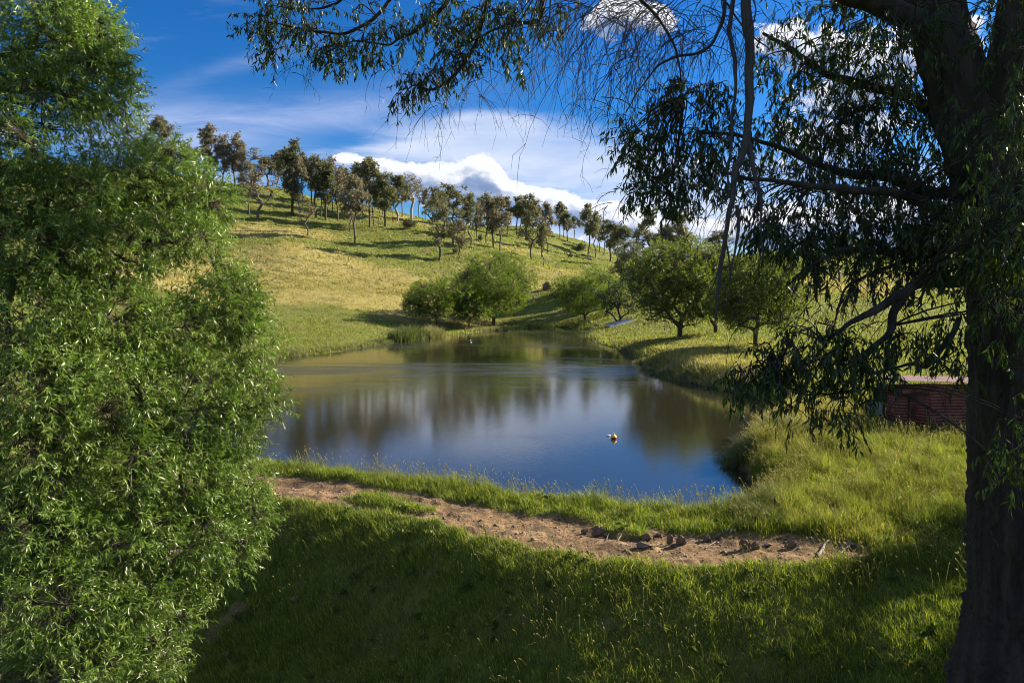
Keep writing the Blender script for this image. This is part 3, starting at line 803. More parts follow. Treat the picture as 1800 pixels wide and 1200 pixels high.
GL = [  # px,py,rx,ry,depth,n twigs
    (470, 45, 46, 45, 12, 46), (500, 15, 60, 30, 12, 34), (560, 62, 45, 28, 12, 28), (600, 92, 42, 22, 12, 26), (640, 66, 42, 28, 12, 24), (690, 58, 42, 30, 12, 24), (572, 100, 16, 16, 12, 8), (480, 90, 18, 18, 12, 10),
    (650, 15, 60, 20, 12, 10), (760, 48, 44, 34, 11.9, 34), (785, 18, 60, 24, 11.8, 30), (820, 62, 45, 40, 11.7, 40), (860, 28, 50, 34, 11.7, 36), (805, 108, 36, 30, 11.7, 26), (762, 132, 30, 26, 11.7, 22),
    (722, 142, 28, 24, 11.7, 18), (702, 172, 13, 16, 11.7, 8), (905, 38, 46, 36, 11.6, 34), (948, 28, 46, 30, 11.6, 26), (885, 88, 14, 24, 9.6, 7), (911, 118, 9, 18, 9.6, 4), (990, 20, 30, 20, 11.5, 10),
    (655, 102, 14, 14, 11.8, 7), (560, 10, 60, 12, 12, 10),
    (1190, 168, 36, 38, 9.6, 40), (1255, 165, 28, 32, 9.8, 26), (1104, 250, 26, 42, 10, 36), (1165, 265, 42, 44, 10, 60), (1230, 255, 42, 44, 10, 56), (1120, 335, 14, 34, 9.6, 14), (1180, 335, 38, 36, 9.6, 48),
    (1230, 320, 40, 30, 9.8, 26), (1290, 230, 34, 50, 10, 24), (1300, 300, 40, 40, 9.8, 28), (1140, 210, 30, 30, 10, 16),
    (1385, 100, 56, 62, 10.6, 52), (1385, 225, 56, 58, 10.3, 66), (1460, 130, 60, 60, 10.4, 60), (1530, 70, 70, 48, 10, 56), (1540, 170, 70, 60, 10, 80), (1470, 230, 60, 60, 10, 70), (1400, 320, 60, 40, 9.4, 44),
    (1520, 280, 70, 50, 9.6, 84), (1610, 210, 50, 70, 9.8, 60), (1600, 310, 60, 50, 9.4, 70), (1470, 360, 70, 36, 9, 50), (1370, 400, 55, 36, 8.9, 56), (1330, 380, 30, 44, 9.0, 24), (1440, 430, 70, 36, 8.8, 56), (1550, 410, 70, 44, 8.8, 80),
    (1640, 420, 50, 60, 8.7, 90), (1480, 20, 90, 30, 9.8, 36), (1600, 80, 50, 60, 8.4, 30), (1505, 480, 16, 26, 8.6, 9), (1545, 480, 14, 24, 8.6, 8), (1600, 490, 40, 20, 8.5, 16), (1440, 480, 40, 20, 8.6, 12),
    (1670, 370, 40, 50, 8.4, 36), (1765, 230, 36, 90, 7.6, 44), (1785, 100, 34, 100, 7.8, 36), (1735, 420, 44, 64, 7.6, 50), (1780, 400, 44, 90, 7.2, 60), (1700, 470, 36, 30, 8.0, 22), (1780, 540, 34, 60, 7.0, 30),
    (1785, 760, 22, 70, 6.8, 20), (1790, 860, 18, 30, 6.8, 6), (1640, 380, 40, 36, 8.3, 24), (1740, 40, 30, 50, 8, 12), (1655, 230, 30, 70, 8.4, 16), (1610, 20, 60, 24, 8.4, 14), (1590, 140, 20, 60, 9.6, 12),
    (1450, 575, 26, 14, 7.8, 8), (1485, 610, 40, 28, 7.8, 26), (1395, 580, 18, 14, 8, 5), (1390, 620, 34, 28, 7.9, 22), (1350, 640, 28, 30, 7.9, 16), (1302, 665, 22, 36, 8, 20), (1370, 662, 40, 28, 7.8, 18), (1330, 610, 16, 10, 8, 4), (1430, 645, 40, 40, 7.8, 24),
    (1488, 645, 42, 46, 7.8, 32), (1480, 712, 36, 34, 7.8, 14), (1400, 715, 22, 26, 7.8, 8), (1540, 640, 30, 36, 7.8, 18), (1590, 605, 46, 24, 8, 16), (1660, 606, 44, 26, 8.2, 14), (1690, 650, 26, 20, 8.3, 6), (1585, 590, 20, 20, 8, 6),
    (1680, 560, 30, 24, 8.2, 12), (2150, 350, 220, 260, 10.5, 450), (2500, 300, 260, 260, 12, 400), (2100, -250, 350, 260, 11, 600), (2250, -100, 250, 200, 10.5, 300), (1900, -50, 80, 160, 9.5, 120), (1850, 200, 100, 250, 8.5, 120), (1900, 500, 120, 120, 8, 60), (1700, -100, 300, 90, 9, 120), (1400, -120, 200, 70, 10, 60), (1000, -90, 300, 60, 11.5, 50), (2050, 0, 200, 250, 10, 120), (1950, -250, 300, 120, 11, 90),  # dense clumps past the right edge: unseen, added to shade trunk and leaves
]
r_ = np.random.default_rng(99)
twV, tgl, tdir = [], [], []
segA, segB, sr0, sr1 = [], [], [], []
for e in GL:
    px, py, rx, ry, d, n = e; n = int(n * 1.1)
    c = pix(px, py, d) - o1; a, b_ = rx / F * d, ry / F * d
    v, u = in_ball(r_, n, 0)
    base = c + v * np.array([a, max(a, b_) * 1.1, b_])
    # a few boughlets reach from the nearest limb into the clump
    k = gum_nodes[nearest(c[None], gum_nodes)[0]]
    hubs = [c + np.array([0, 0, b_ * .35])] + [c + r_.standard_normal(3) * np.array([a, a, b_]) * .4 for _ in range(max(1, n // 12))]
    for h in hubs:
        mid = (k + h) / 2 + r_.standard_normal(3) * .12 + np.array([0, 0, .12]); pr = k
        for f in (.2, .4, .6, .8, 1):
            p = (1 - f) ** 2 * k + 2 * f * (1 - f) * mid + f * f * h
            segA.append(pr); segB.append(p); sr0.append(.016 - .010 * f); sr1.append(.014 - .010 * f); pr = p
    hb = np.array(hubs)
    nn = nearest(base, hb)
    tl = r_.uniform(.18, .42, n)
    for q_ in range(n):
        h = hb[nn[q_]]; m_ = (h + base[q_]) / 2 + np.array([0, 0, .06]) + r_.standard_normal(3) * .03
        segA += [h, m_]; segB += [m_, base[q_]]; sr0 += [.006, .0045]; sr1 += [.0045, .003]
    dv = norm(u * .45 + r_.standard_normal((n, 3)) * .4 + np.array([0, 0, -.75]))
    tgl.append(base); tdir.append(dv * tl[:, None])
base = np.concatenate(tgl); dirv = np.concatenate(tdir); nt_ = len(base)
V1, q1 = tubes(base, base + dirv, np.full(nt_, .003), np.full(nt_, .0015), 3)
V2, q2 = tubes(segA, segB, sr0, sr1, 4)
WV, WF = join([(V1, q1), (V2, q2)])
mesh_np('twigs', WV, WF, M['bark_dark'], gum)
per = 12
f = (np.arange(per) + r_.random((nt_, per))) / per
bp_ = base[:, None] + dirv[:, None] * f[:, :, None]
ld = norm(norm(dirv)[:, None] * .25 + r_.standard_normal((nt_, per, 3)) * .42 - np.array([0, 0, .9]))
n = nt_ * per
LV, LF = leaves(bp_.reshape(-1, 3), ld.reshape(-1, 3), .125 * r_.uniform(.6, 1.25, n), .027 * r_.uniform(.7, 1.3, n), 0.0, r_, .3)
mesh_np('crown', LV, [LF], M['gum_leaf'], gum)
# bare hanging dead boughs in front of the sky
for pts, r0, r1 in [
    ([(1316, -70, 8.2), (1313, 0, 8.2), (1316, 60, 8.2), (1317, 120, 8.2), (1319, 180, 8.2), (1312, 235, 8.2), (1306, 268, 8.2), (1292, 305, 8.2), (1284, 350, 8.2), (1277, 400, 8.2), (1270, 440, 8.2), (1262, 490, 8.2), (1259, 560, 8.2)], .066, .016),
    ([(1312, 240, 8.2), (1322, 290, 8.2), (1334, 335, 8.2), (1340, 365, 8.2), (1340, 400, 8.2), (1344, 470, 8.2)], .034, .005),
    ([(1292, 360, 8.2), (1300, 395, 8.2), (1297, 425, 8.2), (1286, 460, 8.2), (1281, 490, 8.2), (1277, 535, 8.2)], .026, .006),
    ([(1275, 420, 8.2), (1281, 470, 8.2), (1278, 520, 8.2)], .014, .005),
    ([(1268, 440, 8.2), (1256, 490, 8.2), (1240, 530, 8.2)], .014, .005),
    ([(1300, -60, 8.3), (1288, 0, 8.3), (1284, 60, 8.3), (1291, 110, 8.3), (1292, 165, 8.3), (1286, 230, 8.3), (1280, 300, 8.3), (1277, 350, 8.3)], .032, .010),
    ([(1270, -60, 8.4), (1272, 20, 8.4), (1255, 70, 8.5), (1230, 92, 8.6), (1190, 100, 8.7), (1150, 125, 8.8), (1120, 165, 8.9), (1100, 200, 9)], .026, .006),
    ([(1230, -30, 8.4), (1280, 10, 8.4), (1320, 60, 8.4), (1350, 85, 8.4)], .015, .006),
    ([(1305, -30, 8.1), (1330, 15, 8.1), (1302, 90, 8.1), (1299, 130, 8.1)], .010, .004)]:
    pl = P1(pts); n = len(pl); V, q = limb(pl, np.linspace(r0, r1, n), 10 * n, 10, .16, int(r0 * 1e4), 3)
    V = V + (np.stack([vnoise(V[:, [0, 2]], 3, 50, 3), vnoise(V[:, [0, 2]], 3, 51, 3), vnoise(V[:, [0, 2]], 3, 52, 2)], 1) - .5) * .07
    mesh_np('dead_branch', V, [q], M['bark_dead'], gum, smooth=True)
# fine drooping bare twigs
A_, B_, ra, rb = [], [], [], []
SPR = [(1060, 0, 90, 8.8, 60, 1.5), (1130, 10, 70, 8.8, 55, 1.5), (1180, 60, 60, 8.8, 45, 1.3), (1230, 30, 50, 8.6, 40, 1.3), (1110, 120, 50, 9, 30, 1.1), (1000, 40, 50, 10.5, 22, 1.3), (930, 80, 50, 11.4, 18, 1.4), (840, 130, 40, 11.6, 22, 1.1),
       (745, 150, 30, 11.6, 18, 1.1), (680, 100, 40, 11.8, 12, .7), (540, 100, 30, 12, 12, .8), (1300, 320, 60, 8.3, 34, .9), (1340, 20, 50, 8.5, 20, .9), (1290, 200, 40, 8.4, 20, .8), (1400, 400, 80, 8.6, 26, .9), (1520, 480, 110, 8.4, 46, .9),
       (1450, 520, 60, 8.4, 22, .8), (1600, 560, 80, 8.2, 26, .8), (1680, 620, 40, 8.4, 14, .7), (1400, 570, 50, 8.1, 12, .7), (1110, 330, 60, 9.8, 16, .6), (1060, 180, 40, 9.4, 14, 1.0), (1730, 900, 40, 7.8, 12, .5), (1650, 690, 60, 8.2, 14, .6), (1550, 330, 120, 9, 50, .8), (1450, 150, 120, 10, 40, .8), (1450, 700, 80, 7.9, 20, .5)]
for px, py, rx, d, n, L in SPR:
    for q_ in range(n):
        p = pix(px + r_.normal() * rx * .6, py + r_.normal() * 26, d + r_.normal() * .25) - o1
        dr = np.array([r_.normal() * .9 - .35, r_.normal() * .5, r_.normal() * .3 - .15]); dr /= np.linalg.norm(dr)
        ll = L * r_.uniform(.5, 1.1); ns = 9; rad = r_.uniform(.003, .0065)
        for s in range(ns):
            dr = dr + np.array([r_.normal() * .16, r_.normal() * .16, -.24 + r_.normal() * .12]); dr /= np.linalg.norm(dr)
            nx = p + dr * ll / ns
            A_.append(p); B_.append(nx); ra.append(rad * (1 - s / ns * .7)); rb.append(rad * (1 - (s + 1) / ns * .7))
            if r_.random() < .38:
                d2 = dr + r_.standard_normal(3) * .6; d2 /= np.linalg.norm(d2); e1 = nx + d2 * ll * .14; d3 = d2 + np.array([r_.normal() * .3, 0, -.5]); e2 = e1 + d3 / np.linalg.norm(d3) * ll * .12
                A_ += [nx, e1]; B_ += [e1, e2]; ra += [rad * .5, rad * .4]; rb += [rad * .4, rad * .25]
            p = nx
V, q = tubes(A_, B_, ra, rb, 4)
mesh_np('bare_twigs', V, [q], M['bark_dark'], gum)

# ---- willows and other trees round the pond (built at their own size, standing on the ground)
def stand(px, py, **k): return ground(px, py, **k)


def round_lobes(r_, H, W, n, zc=.62, zr=.38, cr=.30, flat=1.0, bottom=.12):
    out = []
    for k in range(n):
        a = k * 2.399 + r_.uniform(-.4, .4); f = ((k + .5) / n); zz = 1 - 2 * f; s = math.sqrt(max(0, 1 - zz * zz))
        rad = W * .5 * (1 - cr * .8) * s * r_.uniform(.75, 1.1)
        z = H * (zc + zr * .78 * zz * r_.uniform(.85, 1.1)); c = cr * W * .5 * r_.uniform(.8, 1.35)
        z = max(z, c + H * bottom)
        out.append((rad * cos(a), rad * sin(a), z, c, c, c * .82 * flat, 1.0))
    return out


rw = np.random.default_rng(5)


def scale_at(p): return p[1] / F


def willow(px, base, top, wpx, label, seed, mat='willow_far', n_tw=4200, per=9, leaf=(.30, .09), bend=0.0, name='willow_tree', bark='bark_brown', zlo=.16, cr=.105, nl=46, ntg=200, stem=.10, wood=.022, up=.35, pear=False):
    g = stand(px, base); s = scale_at(g); H = (base - top) * s * 1.0; W = wpx * s
    r_ = np.random.default_rng(seed); lb = []
    for k in range(nl):
        a = k * 2.39996 + r_.normal() * .25; f = (k + .5) / nl
        el = math.asin(1 - 1.9 * f)
        rad = r_.choice([1.0, .82, .6, .35], p=[.5, .25, .15, .1]) * r_.uniform(.88, 1.08)
        z0 = H * .54; x = W * .44 * (cos(el) if el > 0 else max(cos(el), .42 + .3 * r_.random())) * rad; z = z0 + (H * .41 if el > 0 else H * (.54 - zlo)) * sin(el) * rad
        c = W * cr * r_.uniform(.7, 1.45)
        lb.append((x * cos(a) + bend * W, x * sin(a), max(z, c * .8 + .1), c, c, c * r_.uniform(.65, .95), 1.0))
    tr = [(0, 0, -.2), (0, 0, H * stem)]
    if stem > .12: tr.append((.02 * W, 0, H * (stem + .06)))
    return make_tree(name, label, 'tree', tuple(g), tr, lb, n_tw, per, leaf, wood, H * .026, (M[bark], M[mat]), seed, droop=.35, up=up, n_tg=ntg, twl=.65, step=H * .09, lift=.55, hollow=.15, twig_r=.014, spread=.6, wob=.10)


willow(868, 572, 444, 156, 'largest round-crowned willow standing at the head of the pond, many dark stems', 11, n_tw=4300, ntg=200, nl=60)
willow(768, 573, 490, 124, 'low spreading willow on far left bank, left of the pair by the largest willow', 12, n_tw=2300, nl=44, ntg=130)
willow(825, 578, 496, 84, 'small leaning willow at waterline, squeezed between two other willows', 13, n_tw=1300, nl=26, bend=.05, ntg=70, stem=.05)
willow(1028, 562, 478, 128, 'medium round willow on far bank, right of the water inlet', 14, n_tw=2500, nl=44, ntg=130)
willow(1086, 570, 482, 80, 'dark twiggy half-bare shrub tree behind the tilted blue sheet', 15, mat='dark_leaf', n_tw=500, nl=24, bark='bark_dark', ntg=260, stem=.02)
willow(1195, 592, 416, 186, 'tallest leafy tree on the right bank with short forked trunk', 16, mat='pear_leaf', n_tw=4300, ntg=420, leaf=(.18, .12), nl=80, bark='bark_brown', name='deciduous_tree', stem=.10, up=.8, cr=.10, zlo=.12, pear=True, wood=.02)
willow(1258, 588, 440, 96, 'dark leafy tree half hidden between the tallest bank tree and the small single-trunk tree', 17, mat='dark_leaf', n_tw=2000, leaf=(.20, .12), nl=34, bark='bark_brown', name='deciduous_tree', ntg=160, up=.6)
willow(1328, 608, 440, 168, 'small single-trunk tree with rounded twiggy crown on right bank', 18, mat='pear_leaf', n_tw=3600, ntg=380, leaf=(.17, .11), nl=70, bark='bark_brown', name='deciduous_tree', stem=.16, zlo=.2, up=.7, cr=.10, pear=True, wood=.018)
willow(1112, 522, 428, 74, 'dark spreading tree behind the half-bare shrub at foot of the hill', 19, mat='gum_far_dark', n_tw=1600, nl=26, leaf=(.32, .13), bark='bark_far', name='gum_tree', ntg=110)

# ---- gum prototypes for the hill
def gum_proto(kind, seed):
    r_ = np.random.default_rng(seed); H = 10.0; zl = 3.2
    cfg = {  # leaf clumps, spread, clump size, material, bark, twigs, trunk radius, branches, lowest foliage
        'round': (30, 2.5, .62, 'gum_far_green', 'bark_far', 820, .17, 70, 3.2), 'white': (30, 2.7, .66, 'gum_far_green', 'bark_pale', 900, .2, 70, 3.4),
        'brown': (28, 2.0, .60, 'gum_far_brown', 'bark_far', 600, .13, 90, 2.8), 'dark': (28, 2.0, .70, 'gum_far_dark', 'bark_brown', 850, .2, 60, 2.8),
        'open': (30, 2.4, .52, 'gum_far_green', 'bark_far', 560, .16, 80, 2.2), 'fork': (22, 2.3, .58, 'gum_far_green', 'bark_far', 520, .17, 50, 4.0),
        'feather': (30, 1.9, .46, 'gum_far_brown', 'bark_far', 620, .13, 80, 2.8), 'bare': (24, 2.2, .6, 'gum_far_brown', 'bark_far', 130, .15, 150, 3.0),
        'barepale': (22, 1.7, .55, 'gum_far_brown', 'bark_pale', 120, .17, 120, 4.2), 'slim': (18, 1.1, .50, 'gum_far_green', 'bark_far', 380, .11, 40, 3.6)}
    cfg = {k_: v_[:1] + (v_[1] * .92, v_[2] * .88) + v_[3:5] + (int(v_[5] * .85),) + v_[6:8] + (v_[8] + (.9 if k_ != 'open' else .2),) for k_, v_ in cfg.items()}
    if kind == 'bush':
        H = 4.0; lb = round_lobes(r_, 4.0, 5.0, 12, .5, .5, .45, .9, .0); mat, bark, nt, base, br = 'gum_far_dark', 'bark_brown', 500, .08, 30
    else:
        nl, sp, cs, mat, bark, nt, base, br, zl = cfg[kind]; lb = []
        for k in range(nl):
            z = zl + (9.6 - zl) * r_.random() ** .85; env = math.sin(pi * min(1, max(0.12, (z - zl + .9) / (10.6 - zl)))) ** .6
            a = r_.random() * 6.283; q = r_.random() ** .5 * sp * env
            c = cs * r_.uniform(.6, 1.35); lb.append((q * cos(a), q * sin(a), z, c, c, c * r_.uniform(.7, 1.2), 1.0))
        for k in range(3): lb.append((r_.normal() * sp * .35, r_.normal() * .4, 9.7 + r_.random() * .5, cs * .5, cs * .5, cs * .6, .6))
    tr = [(0, 0, -.4), (r_.normal() * .12, 0, H * .14), (r_.normal() * .25, 0, H * .30), (r_.normal() * .35, 0, H * .46)]
    if kind == 'bush': tr = tr[:2]
    return make_tree('gum_tree' if kind != 'bush' else 'shrub', None, None, (0, 0, 0), tr, lb, nt, 7, (.34, .15), .03, base, (M[bark], M[mat]), seed, droop=.3, up=.2, n_tg=br, twl=.42, step=.8, lift=.35, hollow=.0, twig_r=.015, spread=.8, wob=.16)


KP = {}
for kd, seeds in [('round', (31, 32, 33)), ('brown', (34, 35, 36)), ('dark', (37, 38)), ('fork', (39, 40)), ('feather', (41, 42)), ('bare', (43, 44)), ('slim', (45, 46)), ('bush', (47,)), ('white', (48,)), ('open', (49, 50)), ('barepale', (51,))]:
    KP[kd] = [gum_proto(kd, s) for s in seeds]
used_first = set()


def dup_tree(src):
    r = src.copy(); scene.collection.objects.link(r)
    for ch in src.children:
        c = ch.copy(); scene.collection.objects.link(c); c.parent = r
    return r


HILL = [  # px, base, top, width px, kind, label
    (285, 322, 218, 56, 'round', 'grey gum poking up behind the left-edge tree crown, leftmost on the hill'),
    (330, 328, 262, 40, 'brown', 'low brownish gum showing just above the left-edge tree crown'),
    (368, 330, 232, 54, 'feather', 'tall feathery gum with long bare tips, highest on the left ridge'),
    (392, 334, 250, 44, 'feather', 'thin feathery gum right of the tallest feathery one on the left ridge'),
    (413, 334, 243, 46, 'brown', 'brown gum with clear dark trunk against the sky at the left ridge'),
    (438, 378, 292, 40, 'brown', 'slender brown gum below the left ridge, beside the twiggy wide one'),
    (454, 386, 300, 62, 'bare', 'wide twiggy nearly bare gum low on the left ridge slope'),
    (447, 337, 268, 40, 'bare', 'spindly bare-topped gum on the skyline above the twiggy wide one'),
    (470, 334, 281, 44, 'fork', 'pale gum framed by a gap of sky on the ridge'),
    (488, 334, 275, 38, 'feather', 'grey gum on the skyline beside the sky gap'),
    (500, 338, 268, 34, 'round', 'rounded gum on the skyline just left of the leaning-top gum'),
    (514, 379, 270, 52, 'dark', 'dark thick-trunked gum in front of the leaning-top gum'),
    (520, 352, 256, 40, 'fork', 'gum whose bare leaning top stands out against blue sky'),
    (526, 383, 286, 36, 'brown', 'brownish gum immediately right of the dark thick-trunked gum'),
    (541, 413, 350, 32, 'bare', 'small pale twiggy tree standing low, alone in front of the ridge gums'),
    (556, 384, 283, 48, 'fork', 'pale forked gum right of the leaning-top gum'),
    (564, 385, 305, 22, 'slim', 'thin gum tucked behind the pale forked gum'),
    (573, 387, 296, 42, 'dark', 'dark low-crowned gum right of the pale forked gum'),
    (584, 372, 284, 34, 'feather', 'feathery gum on the skyline behind the dark low-crowned gum'),
    (594, 388, 300, 44, 'brown', 'brown gum between the dark low-crowned gum and the two lone slope gums'),
    (606, 366, 302, 36, 'round', 'small round gum on the skyline left of the tall broad one'),
    (616, 409, 322, 26, 'slim', 'slim gum leaning beside the lone brown slope gum'),
    (624, 427, 318, 60, 'brown', 'lone brown gum with straight trunk, lowest on the middle slope'),
    (650, 399, 290, 56, 'round', 'tall broad grey-green gum, highest in the middle of the hill'),
    (638, 378, 296, 46, 'dark', 'dark gum crown behind the tall broad grey-green one'),
    (658, 398, 326, 30, 'slim', 'slim greenish gum at right foot of the tall broad one'),
    (666, 397, 330, 20, 'slim', 'very thin gum with high small crown, next to the dark rounded one'),
    (677, 398, 316, 44, 'dark', 'dark rounded gum left of the white-trunked gum'),
    (690, 388, 334, 18, 'slim', 'small thin gum in the gap before the white-trunked gum'),
    (699, 389, 314, 56, 'white', 'broad gum with gleaming white trunk on middle slope'),
    (724, 392, 314, 42, 'barepale', 'tall pale nearly leafless gum above the hillside shrub'),
    (737, 382, 320, 28, 'barepale', 'second pale leafless gum just right of the taller one'),
    (748, 380, 332, 26, 'feather', 'small feathery gum on the skyline in the dip'),
    (772, 458, 338, 58, 'open', 'tall open-branched gum standing lowest and nearest on the hill'),
    (768, 396, 340, 40, 'round', 'round gum directly behind the lowest open-branched gum'),
    (796, 432, 334, 62, 'open', 'large full-crowned gum right of the lowest open-branched gum'),
    (808, 456, 392, 40, 'brown', 'brownish sapling gum standing over the largest willow'),
    (827, 432, 350, 34, 'slim', 'straight gum between the large full-crowned gum and its right neighbours'),
    (838, 425, 358, 26, 'brown', 'thin brown gum, second in the row right of the full-crowned gum'),
    (855, 430, 348, 38, 'feather', 'feathery dark-topped gum above the largest willow'),
    (867, 435, 356, 36, 'dark', 'dark gum just right of the feathery dark-topped one'),
    (879, 444, 354, 46, 'brown', 'broad brown gum right above the largest willow crown'),
    (892, 412, 352, 36, 'round', 'round gum on the skyline behind the broad brown gum'),
    (908, 414, 352, 34, 'fork', 'forked skyline gum left of the leaning trunk gum'),
    (925, 421, 350, 42, 'dark', 'dark full gum, left of the leaning trunk gum'),
    (934, 455, 358, 50, 'open', 'grey-green gum with leaning dark trunk at the grass edge'),
    (951, 455, 396, 22, 'slim', 'slim gum twin, the left and higher of two before open grass'),
    (955, 467, 400, 24, 'slim', 'slim gum twin, the right and lower of two before open grass'),
    (962, 445, 364, 36, 'feather', 'feathery gum right behind the slim twin gums'),
    (984, 418, 361, 26, 'round', 'first of the skyline group on the bare knoll, tallest of it'),
    (990, 418, 367, 18, 'slim', 'pale thin gum squeezed inside the knoll skyline group'),
    (998, 425, 378, 28, 'round', 'squat gum standing lower than the others of the knoll group'),
    (1009, 419, 382, 22, 'fork', 'small forked pale gum, last of the knoll skyline group'),
    (1034, 458, 367, 40, 'round', 'tall round-topped gum standing alone right of the knoll'),
    (1046, 452, 380, 24, 'slim', 'slim gum just right of the tall round-topped one'),
    (1054, 443, 384, 24, 'bare', 'twiggy pale gum between two slim gums right of the knoll'),
    (1061, 449, 392, 22, 'slim', 'thin gum left of the last square-crowned gum'),
    (1073, 459, 394, 32, 'dark', 'dark square-crowned gum, last before the pale green one'),
    (1096, 468, 404, 50, 'round', 'pale green soft gum behind the bank trees, right end of the hill'),
    (1140, 500, 378, 66, 'fork', 'left of two large domed gums rising over the tallest bank tree'),
    (1188, 500, 376, 78, 'round', 'right of two large domed gums rising over the tallest bank tree'),
    (1262, 455, 410, 50, 'dark', 'distant dark gum behind the hanging dead boughs'),
    (1420, 470, 420, 44, 'dark', 'distant bushy gum above the small single-trunk tree, left of the pasture pair'),
    (1475, 497, 416, 66, 'round', 'bushy gum on the far right pasture beside the shaded strip'),
    (1430, 500, 448, 40, 'dark', 'low dark gum at edge of the shaded strip on right pasture'),
    (1520, 468, 422, 60, 'round', 'distant round gum on the right skyline seen through leaves'),
    (1590, 452, 418, 70, 'dark', 'distant broad gum on right skyline behind the drooping leaves'),
    (1670, 450, 415, 60, 'round', 'distant gum on right skyline nearest the thick trunk'),
    (425, 336, 258, 34, 'brown', 'brownish ridge gum crowding the left of the twiggy wide one'),
    (532, 356, 276, 30, 'round', 'grey gum on the skyline right behind the leaning-top gum'),
    (548, 360, 284, 30, 'dark', 'dark gum on the skyline over the small pale twiggy tree'),
    (571, 364, 288, 26, 'fork', 'thin forked gum on the skyline between two brown gums'),
    (625, 372, 300, 34, 'fork', 'forked gum on the skyline above the lone brown slope gum'),
    (672, 378, 312, 30, 'feather', 'feathery gum on the skyline behind the dark rounded one'),
    (707, 380, 320, 30, 'round', 'grey gum on the skyline behind the white-trunked gum'),
    (785, 398, 344, 30, 'feather', 'feathery gum on the skyline left behind the large full-crowned gum'),
    (816, 402, 350, 28, 'brown', 'brown gum on the skyline right behind the large full-crowned gum'),
    (846, 404, 352, 26, 'round', 'small grey gum on the skyline left of the feathery dark-topped one'),
    (872, 406, 350, 30, 'fork', 'forked gum on the skyline behind the dark gum over the largest willow'),
    (916, 404, 350, 28, 'feather', 'feathery gum on the skyline behind the dark full gum'),
    (944, 404, 364, 26, 'round', 'grey gum on the skyline just left of the bare knoll'),
    (1084, 462, 402, 26, 'slim', 'slim gum between the square-crowned gum and the pale green one'),
    (720, 402, 386, 26, 'bush', 'dark shrub at foot of the tall pale leafless gum'),
    (1022, 441, 428, 16, 'bush', 'small dark shrub on slope below the bare knoll'),
    (844, 424, 413, 9, 'bush', 'tiny shrub in the row of gums above the largest willow'),
    (400, 392, 376, 22, 'bush', 'scrubby bush low on slope next to the bleached stump'),
    (800, 446, 436, 10, 'bush', 'small bush under the large full-crowned gum'),
]
G_ = 'gum trees scattered over the hills'
cnt = {}
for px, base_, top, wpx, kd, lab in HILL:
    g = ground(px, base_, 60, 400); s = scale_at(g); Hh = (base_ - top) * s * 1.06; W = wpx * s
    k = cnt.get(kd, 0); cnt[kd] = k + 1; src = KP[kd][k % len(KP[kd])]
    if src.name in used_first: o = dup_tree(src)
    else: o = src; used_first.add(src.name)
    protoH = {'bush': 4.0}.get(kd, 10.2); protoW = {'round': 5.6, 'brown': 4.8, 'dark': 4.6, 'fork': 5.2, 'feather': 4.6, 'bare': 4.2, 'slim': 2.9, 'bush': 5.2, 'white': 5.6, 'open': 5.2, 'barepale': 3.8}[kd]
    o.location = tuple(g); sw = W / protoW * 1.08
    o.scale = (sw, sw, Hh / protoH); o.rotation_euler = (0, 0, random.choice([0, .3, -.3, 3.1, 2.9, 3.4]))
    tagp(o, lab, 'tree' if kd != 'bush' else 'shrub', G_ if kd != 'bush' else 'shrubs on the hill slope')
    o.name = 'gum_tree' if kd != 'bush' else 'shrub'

# ---- trees standing outside the picture to the right: their shade falls on the bank and embankment
for x, y, h, wd_, sd, lab in [(15.5, 12.3, 6.5, 4.2, 61, 'leafy tree out of view whose shade lies across the embankment grass'),
                              (15.6, 16.6, 4.6, 2.0, 62, 'second leafy tree out of view shading the grass beside the shed')]:
    r2 = np.random.default_rng(sd); z0 = float(look(np.array([[x, y]]))[0])
    make_tree('deciduous_tree', lab, 'tree', (x, y, z0), [(0, 0, -.2), (0, 0, 1), (.1, 0, 1.8)], round_lobes(r2, h, wd_, 16, .6, .38, .4, 1, .1), 1500, 8, (.2, .09), .015, .16, (M['bark_brown'], M['dark_leaf']), sd, n_tg=60, twl=.5, twig_r=.01)
#PART3
# ------------------------------------------------------------------ grass, reeds, stones
def grass_mat(name, g, s, trans=.52, rough=.5):
    m, t = mat_new(name)
    ge = t.new('ShaderNodeNewGeometry'); at = t.new('ShaderNodeAttribute', attribute_name='tone')
    rnd = ge.outputs['Random Per Island']
    cg = t.ramp(rnd, [(i / (len(g) - 1), c) for i, c in enumerate(g)]); cs = t.ramp(rnd, [(i / (len(s) - 1), c) for i, c in enumerate(s)])
    c = t.mix(at.outputs['Fac'], cg, cs)
    b = t.new('ShaderNodeBsdfPrincipled'); t.put(b.inputs['Base Color'], c); b.inputs['Roughness'].default_value = rough; b.inputs['Specular IOR Level'].default_value = .3
    tr = t.new('ShaderNodeBsdfTranslucent'); t.put(tr.inputs[0], t.mix(1.0, c, (1.25, 1.3, .55), 'MULTIPLY'))
    mx = t.new('ShaderNodeMixShader'); mx.inputs[0].default_value = trans
    t.l.new(b.outputs[0], mx.inputs[1]); t.l.new(tr.outputs[0], mx.inputs[2])
    o = t.new('ShaderNodeOutputMaterial'); t.l.new(mx.outputs[0], o.inputs[0])
    return m


